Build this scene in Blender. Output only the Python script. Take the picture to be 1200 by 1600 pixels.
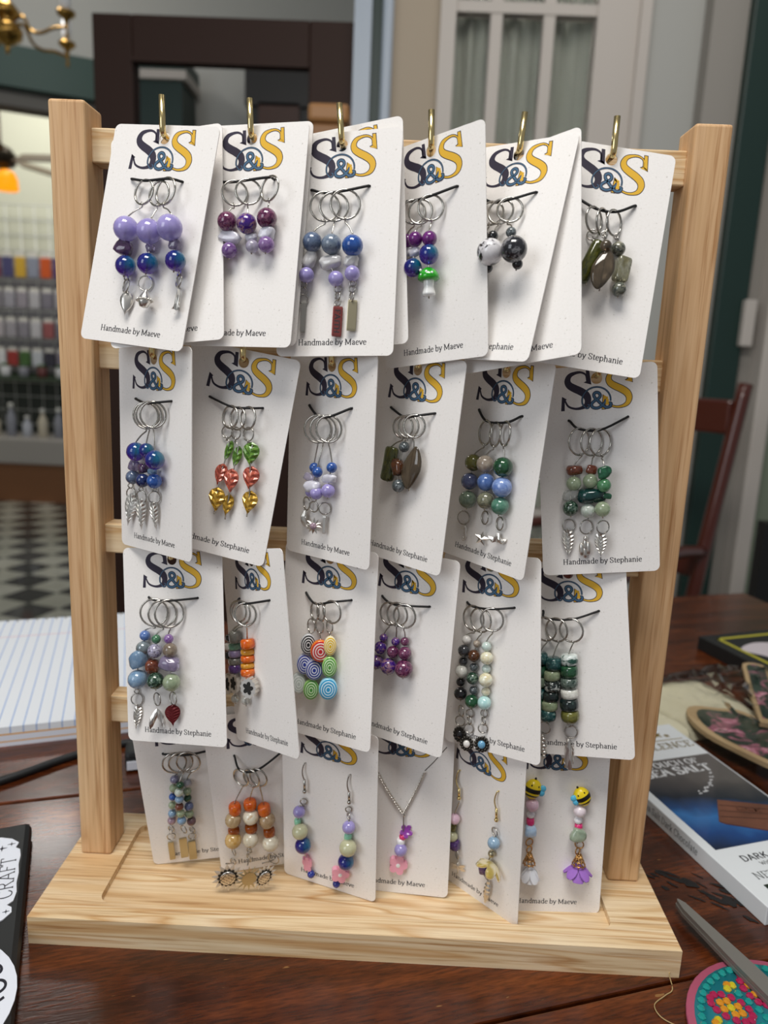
import bpy, bmesh, math, random, json
from mathutils import Matrix, Vector, Euler, noise
random.seed(7)
PI = math.pi
MM = 0.001
SC = bpy.context.scene
COL = SC.collection
for o in list(bpy.data.objects):
    bpy.data.objects.remove(o)

# ------------------------------------------------------------------ camera, world, lights, exposure
TABLE = 0.74
def cam_axes(yaw, pitch, roll):
    f = Vector((-math.sin(yaw)*math.cos(pitch), math.cos(yaw)*math.cos(pitch), -math.sin(pitch)))
    r = Vector((math.cos(yaw), math.sin(yaw), 0)); u = r.cross(f)
    return (math.cos(roll)*r + math.sin(roll)*u, -math.sin(roll)*r + math.cos(roll)*u, f)
cd = bpy.data.cameras.new('camera'); cam = bpy.data.objects.new('camera', cd); COL.objects.link(cam)
R_, U_, F_ = cam_axes(0.013, 0.201, 0.043)
cam.matrix_world = Matrix(((R_.x, U_.x, -F_.x, 0.011085), (R_.y, U_.y, -F_.y, -0.383935),
                           (R_.z, U_.z, -F_.z, TABLE + 0.309346), (0, 0, 0, 1)))
cd.sensor_fit = 'VERTICAL'; cd.sensor_height = 9.8; cd.sensor_width = 7.35
cd.lens = 1150/1600*9.8
cd.clip_start = 0.01; cd.clip_end = 60
cd.dof.use_dof = True; cd.dof.focus_distance = 0.362; cd.dof.aperture_fstop = 2.2
SC.camera = cam

w = bpy.data.worlds.new('room_daylight'); SC.world = w; w.use_nodes = True
bg = w.node_tree.nodes['Background']; bg.inputs[0].default_value = (0.93, 0.96, 1.0, 1); bg.inputs[1].default_value = 0.24

def area(name, loc, target, sx, sy, power, col):
    l = bpy.data.lights.new(name, 'AREA'); l.shape = 'RECTANGLE'; l.size = sx; l.size_y = sy; l.energy = power; l.color = col
    o = bpy.data.objects.new(name, l); COL.objects.link(o); o.location = loc
    o.rotation_euler = (Vector(target) - Vector(loc)).to_track_quat('-Z', 'Y').to_euler()
    return o
area('ceiling_light', (-0.15, -0.55, 2.35), (0.0, 0.0, 0.95), 0.8, 0.5, 20, (1.0, 0.97, 0.92))
area('window_light', (-1.6, -1.7, 1.75), (0, 0, 0.95), 1.0, 1.3, 15, (0.9, 0.95, 1.0))
area('shop_light', (-2.3, 4.05, 3.1), (-2.5, 4.75, 0.9), 1.2, 0.4, 30, (1.0, 0.97, 0.9))
area('hall_light', (0.5, 0.7, 2.55), (0.3, 1.75, 1.5), 0.9, 0.3, 4, (1.0, 0.95, 0.88))

SC.view_settings.view_transform = 'Standard'; SC.view_settings.look = 'None'
SC.view_settings.gamma = 1.0; SC.view_settings.use_curve_mapping = False
SC.view_settings.exposure = 0.0

# ------------------------------------------------------------------ helpers
def lin(h):
    h = h.lstrip('#'); out = []
    for i in (0, 2, 4):
        c = int(h[i:i+2], 16)/255
        out.append(c/12.92 if c <= 0.04045 else ((c+0.055)/1.055)**2.4)
    return tuple(out) + (1,)
MATS = {}
def new_mat(name):
    m = bpy.data.materials.new(name); m.use_nodes = True
    MATS[name] = m
    return m, m.node_tree, m.node_tree.nodes['Principled BSDF']
def setin(b, **kw):
    names = dict(rough='Roughness', metal='Metallic', trans='Transmission Weight', ior='IOR', coat='Coat Weight', spec='Specular IOR Level', sss='Subsurface Weight', coatr='Coat Roughness', emis='Emission Strength', alpha='Alpha')
    for k, v in kw.items(): b.inputs[names[k]].default_value = v
def mat(name, hexc, **kw):
    if name in MATS: return MATS[name]
    m, nt, b = new_mat(name); b.inputs['Base Color'].default_value = lin(hexc); setin(b, **kw)
    return m
def node(nt, t, **kw):
    n = nt.nodes.new(t)
    for k, v in kw.items(): setattr(n, k, v)
    return n
def ramp(nt, fac, stops, interp='LINEAR'):
    r = node(nt, 'ShaderNodeValToRGB'); r.color_ramp.interpolation = interp
    els = r.color_ramp.elements
    els[0].position, els[0].color = stops[0][0], lin(stops[0][1])
    els[1].position, els[1].color = stops[-1][0], lin(stops[-1][1])
    for p, c in stops[1:-1]:
        e = els.new(p); e.color = lin(c)
    nt.links.new(fac, r.inputs[0])
    return r.outputs[0]
def coords(nt, scale, kind='Object', rot=(0, 0, 0)):
    tc = node(nt, 'ShaderNodeTexCoord'); mp = node(nt, 'ShaderNodeMapping')
    mp.inputs['Scale'].default_value = scale; mp.inputs['Rotation'].default_value = rot
    nt.links.new(tc.outputs[kind], mp.inputs[0])
    return mp.outputs[0]
def noise_tex(nt, vec, scale, detail=4, rough=0.55, dist=0.0):
    n = node(nt, 'ShaderNodeTexNoise'); n.inputs['Scale'].default_value = scale; n.inputs['Detail'].default_value = detail
    n.inputs['Roughness'].default_value = rough; n.inputs['Distortion'].default_value = dist
    nt.links.new(vec, n.inputs['Vector'])
    return n.outputs['Fac']
def stone(name, stops, scale=1.6, rough=0.09, trans=0.0, dist=0.6, coat=0.5, **kw):
    if name in MATS: return MATS[name]
    m, nt, b = new_mat(name)
    tc = node(nt, 'ShaderNodeTexCoord'); oi = node(nt, 'ShaderNodeObjectInfo')
    ad = node(nt, 'ShaderNodeVectorMath', operation='ADD'); mul = node(nt, 'ShaderNodeVectorMath', operation='SCALE')
    nt.links.new(oi.outputs['Location'], mul.inputs[0]); mul.inputs['Scale'].default_value = 90
    nt.links.new(tc.outputs['Object'], ad.inputs[0]); nt.links.new(mul.outputs[0], ad.inputs[1])
    f = noise_tex(nt, ad.outputs[0], scale, 5, 0.6, dist)
    nt.links.new(ramp(nt, f, stops), b.inputs['Base Color'])
    setin(b, rough=rough, trans=trans, coat=coat, **kw)
    return m
def wood(name, axis, stops, fine_stops, scale=1.0, rough=0.5):
    # long growth bands along one axis, crossed with fine short pores
    m, nt, b = new_mat(name)
    v = coords(nt, tuple((0.055 if i == axis else 1)*scale for i in range(3)))
    f1 = noise_tex(nt, v, 62, 2, 0.45, 0.9)
    v2 = coords(nt, tuple((0.03 if i == axis else 1)*scale for i in range(3)))
    f2 = noise_tex(nt, v2, 520, 3, 0.65)
    mx = node(nt, 'ShaderNodeMix', data_type='RGBA', blend_type='MULTIPLY'); mx.inputs['Factor'].default_value = 1
    nt.links.new(ramp(nt, f1, stops), mx.inputs['A']); nt.links.new(ramp(nt, f2, fine_stops), mx.inputs['B'])
    nt.links.new(mx.outputs['Result'], b.inputs['Base Color']); setin(b, rough=rough, spec=0.3)
    bp = node(nt, 'ShaderNodeBump'); bp.inputs['Strength'].default_value = 0.15; bp.inputs['Distance'].default_value = 0.0006
    nt.links.new(f2, bp.inputs['Height']); nt.links.new(bp.outputs[0], b.inputs['Normal'])
    return m

MESH = {}
def mk_mesh(name, verts, faces, mats, smooth=True, midx=None):
    me = bpy.data.meshes.new(name); me.from_pydata([tuple(v) for v in verts], [], faces)
    for m in (mats if isinstance(mats, (list, tuple)) else [mats]): me.materials.append(m)
    if smooth: me.polygons.foreach_set('use_smooth', [True]*len(me.polygons))
    if midx: me.polygons.foreach_set('material_index', midx)
    me.update()
    return me
def from_bm(name, bm, mats, smooth=False):
    me = bpy.data.meshes.new(name); bm.to_mesh(me); bm.free()
    for m in (mats if isinstance(mats, (list, tuple)) else [mats]): me.materials.append(m)
    if smooth: me.polygons.foreach_set('use_smooth', [True]*len(me.polygons))
    return me
def obj(name, me, parent=None, loc=(0, 0, 0), rot=(0, 0, 0), scale=(1, 1, 1), label=None):
    o = bpy.data.objects.new(name, me); COL.objects.link(o); o.location = loc; o.rotation_euler = rot; o.scale = scale
    if parent: o.parent = parent
    if label: o['label'] = label
    return o
def thing(name, label, cat, loc=(0, 0, 0), rot=(0, 0, 0), group=None):
    o = bpy.data.objects.new(name, None); COL.objects.link(o); o.location = loc; o.rotation_euler = rot
    o.empty_display_size = 0.01
    o['label'] = label; o['category'] = cat
    if group: o['group'] = group
    return o
def tag(o, label, cat, group=None):
    o['label'] = label; o['category'] = cat
    if group: o['group'] = group
    return o
def box_me(name, sx, sy, sz, m, bevel=0.0, seg=2):
    bm = bmesh.new(); bmesh.ops.create_cube(bm, size=1)
    bmesh.ops.scale(bm, vec=(sx, sy, sz), verts=bm.verts)
    if bevel: bmesh.ops.bevel(bm, geom=bm.edges[:], offset=bevel, segments=seg, affect='EDGES', profile=0.5)
    return from_bm(name, bm, m)
def box(name, x0, x1, y0, y1, z0, z1, m, parent=None, bevel=0.0, label=None):
    return obj(name, box_me(name, x1-x0, y1-y0, z1-z0, m, bevel), parent, ((x0+x1)/2, (y0+y1)/2, (z0+z1)/2), label=label)
def struct(o):
    o['kind'] = 'structure'; return o
def lathe(name, prof, m, n=16, smooth=True):
    # profile of (radius, z) from bottom to top
    vs, fs = [], []
    for r, z in prof:
        for k in range(n):
            a = 2*PI*k/n; vs.append((r*math.cos(a), r*math.sin(a), z))
    for i in range(len(prof)-1):
        for k in range(n):
            k2 = (k+1) % n
            fs.append((i*n+k, i*n+k2, (i+1)*n+k2, (i+1)*n+k))
    fs.append(tuple(range(n))[::-1]); fs.append(tuple((len(prof)-1)*n+k for k in range(n)))
    return mk_mesh(name, vs, fs, m, smooth)
def catmull(pts, sub=6, closed=False):
    pts = [Vector(p) for p in pts]; n = len(pts); out = []
    if n < 3: return pts
    for i in range(n if closed else n-1):
        if closed: p0, p1, p2, p3 = pts[(i-1) % n], pts[i], pts[(i+1) % n], pts[(i+2) % n]
        else: p0, p1, p2, p3 = pts[max(i-1, 0)], pts[i], pts[i+1], pts[min(i+2, n-1)]
        for s in range(sub):
            t = s/sub
            out.append(0.5*((2*p1)+(p2-p0)*t+(2*p0-5*p1+4*p2-p3)*t*t+(3*p1-p0-3*p2+p3)*t**3))
    if not closed: out.append(pts[-1])
    return out
def tube_geo(pts, r, n=6, closed=False, vs=None, fs=None):
    vs = [] if vs is None else vs; fs = [] if fs is None else fs
    pts = [Vector(p) for p in pts]; N = len(pts); base = len(vs); up = Vector((0.13, 0.9, 0.3)).normalized()
    for i, p in enumerate(pts):
        a = pts[(i-1) % N] if (closed or i > 0) else p; b = pts[(i+1) % N] if (closed or i < N-1) else p
        t = (b-a)
        t = t.normalized() if t.length > 1e-9 else Vector((0, 0, 1))
        s = t.cross(up)
        if s.length < 1e-4: s = t.cross(Vector((1, 0, 0)))
        s.normalize(); q = s.cross(t)
        rr = r[i] if isinstance(r, (list, tuple)) else r
        for k in range(n):
            an = 2*PI*k/n; vs.append(tuple(p + s*rr*math.cos(an) + q*rr*math.sin(an)))
    for i in range(N if closed else N-1):
        j = (i+1) % N
        for k in range(n):
            k2 = (k+1) % n
            fs.append((base+i*n+k, base+i*n+k2, base+j*n+k2, base+j*n+k))
    if not closed:
        fs.append(tuple(base+k for k in range(n))[::-1]); fs.append(tuple(base+(N-1)*n+k for k in range(n)))
    return vs, fs
def tube(name, pts, r, m, n=6, closed=False):
    vs, fs = tube_geo(pts, r, n, closed)
    return mk_mesh(name, vs, fs, m)
def prism(name, outline, t, m, smooth=False, axis='y'):
    # flat plate: outline (x, z), thickness t along y (front at -t/2); concave outlines allowed
    bm = bmesh.new()
    vv = [bm.verts.new((x, -t/2, z)) for x, z in outline]
    f = bm.faces.new(vv); f.normal_update()
    if f.normal.y > 0: f.normal_flip()
    r = bmesh.ops.extrude_face_region(bm, geom=[f])
    bmesh.ops.translate(bm, vec=(0, t, 0), verts=[g for g in r['geom'] if isinstance(g, bmesh.types.BMVert)])
    bmesh.ops.recalc_face_normals(bm, faces=bm.faces)
    bmesh.ops.triangulate(bm, faces=[f for f in bm.faces if len(f.verts) > 4])
    return from_bm(name, bm, m, smooth)

# ------------------------------------------------------------------ lettering drawn with a broad serif pen
def ell(cx, cz, rx, rz, a0=0, a1=360, n=14):
    return [(cx+rx*math.cos(math.radians(a0+(a1-a0)*i/n)), cz+rz*math.sin(math.radians(a0+(a1-a0)*i/n))) for i in range(n+1)]
G = {}
def glyph(ch, adv, lines=(), curves=(), serifs=()): G[ch] = (adv, lines, curves, serifs)
stem = lambda x, a, b: [(x, a), (x, b)]
glyph('H', .72, [stem(.14, 0, .68), stem(.56, 0, .68), [(.14, .35), (.56, .35)]], (), [(.14, 0), (.14, .68), (.56, 0), (.56, .68)])
glyph('M', .88, [stem(.14, 0, .68), stem(.74, 0, .68), [(.14, .68), (.44, .08)], [(.44, .08), (.74, .68)]], (), [(.14, 0), (.74, 0), (.1, .68), (.78, .68)])
glyph('S', .54, (), [[(.45, .5), (.42, .63), (.28, .68), (.12, .62), (.1, .5), (.2, .4), (.34, .32), (.46, .22), (.43, .07), (.27, 0), (.12, .05), (.08, .2)]])
glyph('A', .68, [[(.08, 0), (.33, .68)], [(.33, .68), (.6, 0)], [(.17, .24), (.5, .24)]], (), [(.08, 0), (.6, 0)])
glyph('C', .62, (), [[(.54, .52), (.46, .65), (.32, .68), (.16, .6), (.09, .34), (.16, .08), (.32, 0), (.47, .04), (.55, .16)]])
glyph('D', .68, [stem(.14, 0, .68)], [[(.14, .66), (.34, .66), (.52, .56), (.58, .34), (.52, .12), (.34, .02), (.14, .02)]], [(.11, 0), (.11, .68)])
glyph('E', .58, [stem(.14, 0, .68), [(.14, .66), (.48, .66)], [(.14, .35), (.42, .35)], [(.14, .02), (.5, .02)], [(.48, .66), (.48, .54)], [(.5, .02), (.5, .15)]], (), [(.11, 0), (.11, .68)])
glyph('F', .54, [stem(.14, 0, .68), [(.14, .66), (.48, .66)], [(.14, .35), (.4, .35)], [(.48, .66), (.48, .54)]], (), [(.14, 0), (.11, .68)])
glyph('I', .32, [stem(.16, 0, .68)], (), [(.16, 0), (.16, .68)])
glyph('K', .68, [stem(.14, 0, .68), [(.56, .68), (.16, .3)], [(.28, .42), (.6, 0)]], (), [(.14, 0), (.14, .68), (.6, 0), (.56, .68)])
glyph('L', .56, [stem(.14, 0, .68), [(.14, .02), (.5, .02)], [(.5, .02), (.5, .16)]], (), [(.14, 0), (.14, .68)])
glyph('N', .74, [stem(.14, 0, .68), stem(.6, 0, .68), [(.14, .68), (.6, 0)]], (), [(.14, 0), (.12, .68), (.6, .68)])
glyph('O', .7, (), [ell(.35, .34, .26, .34)])
glyph('R', .66, [stem(.14, 0, .68), [(.32, .34), (.58, 0)]], [[(.14, .66), (.36, .66), (.48, .58), (.48, .44), (.36, .35), (.14, .35)]], [(.14, 0), (.11, .68), (.58, 0)])
glyph('T', .6, [stem(.3, 0, .68), [(.04, .66), (.56, .66)], [(.04, .66), (.04, .54)], [(.56, .66), (.56, .54)]], (), [(.3, 0)])
glyph('U', .7, [], [[(.14, .68), (.14, .2), (.22, .04), (.36, 0), (.5, .06), (.56, .2), (.56, .68)]], [(.14, .68), (.56, .68)])
glyph('W', .92, [[(.06, .68), (.26, 0)], [(.26, 0), (.45, .6)], [(.45, .6), (.64, 0)], [(.64, 0), (.86, .68)]], (), [(.06, .68), (.86, .68)])
glyph('X', .64, [[(.08, .68), (.56, 0)], [(.56, .68), (.08, 0)]], (), [(.08, 0), (.56, 0), (.08, .68), (.56, .68)])
glyph('a', .48, (), [[(.1, .36), (.17, .45), (.28, .45), (.34, .36), (.34, .1), (.38, .02), (.45, .03)], [(.34, .28), (.2, .24), (.1, .13), (.15, .02), (.25, .02), (.34, .14)]])
glyph('b', .52, [stem(.11, 0, .72)], [ell(.27, .23, .17, .23)], [(.08, .72)])
glyph('c', .44, (), [[(.37, .36), (.3, .45), (.2, .45), (.11, .36), (.09, .23), (.12, .08), (.23, 0), (.37, .08)]])
glyph('d', .54, [stem(.42, 0, .72)], [ell(.26, .23, .17, .23)], [(.38, .72), (.45, 0)])
glyph('e', .46, [[(.09, .26), (.39, .26)]], [[(.39, .26), (.36, .4), (.25, .46), (.13, .4), (.08, .23), (.13, .06), (.25, 0), (.39, .09)]])
glyph('f', .34, [[(.04, .45), (.3, .45)], stem(.15, 0, .5)], [[(.15, .5), (.17, .66), (.27, .72), (.35, .66)]], [(.15, 0)])
glyph('h', .54, [stem(.12, 0, .72), stem(.42, 0, .3)], [[(.12, .34), (.22, .45), (.34, .45), (.42, .3)]], [(.12, 0), (.42, 0), (.08, .72)])
glyph('i', .26, [stem(.13, 0, .46), [(.13, .6), (.13, .69)]], (), [(.13, 0), (.1, .46)])
glyph('k', .5, [stem(.12, 0, .72), [(.4, .46), (.14, .2)], [(.22, .28), (.44, 0)]], (), [(.12, 0), (.44, 0), (.08, .72), (.4, .46)])
glyph('l', .26, [stem(.13, 0, .72)], (), [(.13, 0), (.1, .72)])
glyph('m', .8, [stem(.12, 0, .46), stem(.4, 0, .32), stem(.68, 0, .32)], [[(.12, .34), (.22, .45), (.33, .45), (.4, .32)], [(.4, .34), (.5, .45), (.61, .45), (.68, .32)]], [(.12, 0), (.4, 0), (.68, 0), (.08, .46)])
glyph('n', .54, [stem(.12, 0, .46), stem(.42, 0, .3)], [[(.12, .34), (.22, .45), (.34, .45), (.42, .3)]], [(.12, 0), (.42, 0), (.08, .46)])
glyph('o', .5, (), [ell(.25, .23, .17, .23)])
glyph('p', .53, [stem(.12, -.2, .46)], [ell(.28, .23, .17, .23)], [(.12, -.2), (.08, .46)])
glyph('r', .38, [stem(.12, 0, .46)], [[(.12, .3), (.2, .43), (.3, .46), (.36, .4)]], [(.12, 0), (.08, .46)])
glyph('t', .34, [[(.03, .45), (.31, .45)]], [[(.16, .6), (.16, .12), (.2, .01), (.33, .06)]])
glyph('u', .54, [stem(.42, 0, .46), stem(.12, .16, .46)], [[(.12, .16), (.2, .02), (.32, .02), (.42, .14)]], [(.08, .46), (.38, .46), (.45, 0)])
glyph('v', .48, [[(.06, .46), (.24, 0)], [(.24, 0), (.42, .46)]], (), [(.06, .46), (.42, .46)])
glyph('w', .7, [[(.05, .46), (.2, 0)], [(.2, 0), (.35, .42)], [(.35, .42), (.5, 0)], [(.5, 0), (.65, .46)]], (), [(.05, .46), (.65, .46)])
glyph('y', .48, [[(.06, .46), (.25, .02)]], [[(.43, .46), (.25, .02), (.17, -.16), (.06, -.19)]], [(.06, .46), (.43, .46)])
def pen_strip(vs, fs, pts, wf, y=0.0):
    pts = [Vector((p[0], p[1])) for p in pts]; n = len(pts); b = len(vs)
    for i, p in enumerate(pts):
        t = pts[min(i+1, n-1)] - pts[max(i-1, 0)]
        t = t.normalized() if t.length > 1e-9 else Vector((0, 1))
        w_ = (wf(t) if callable(wf) else (wf[i] if isinstance(wf, (list, tuple)) else wf))/2
        q = Vector((-t.y, t.x))
        vs.append((p.x+q.x*w_, y, p.y+q.y*w_)); vs.append((p.x-q.x*w_, y, p.y-q.y*w_))
    for i in range(n-1): fs.append((b+2*i, b+2*i+1, b+2*i+3, b+2*i+2))
def text_geo(txt, thick=.11, thin=.05, serif=.17, space=.24):
    vs, fs, x = [], [], 0.0
    wf = lambda t: thin+(thick-thin)*abs(t.y)**1.2
    for ch in txt:
        if ch == ' ': x += space; continue
        adv, ls, cs, ss = G[ch]
        for l in ls: pen_strip(vs, fs, [(x+a, b) for a, b in l], wf)
        for c in cs: pen_strip(vs, fs, [(p.x+x, p.y) for p in catmull([(a, b) for a, b in c], 3)], wf)
        if serif:
            for a, b in ss: pen_strip(vs, fs, [(x+a-serif/2, b), (x+a+serif/2, b)], thin)
        x += adv
    return vs, fs, x
def text_me(name, txt, width, m, x0=0.0, z0=0.0, height=None, **kw):
    # lettering in the x-z plane facing -y, from x0 on the baseline z0, 'width' long
    vs, fs, wd = text_geo(txt, **kw); s = width/wd; sz = s if height is None else height/.68
    return mk_mesh(name, [(x0+v[0]*s, v[1], z0+v[2]*sz) for v in vs], fs, m, False)

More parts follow.
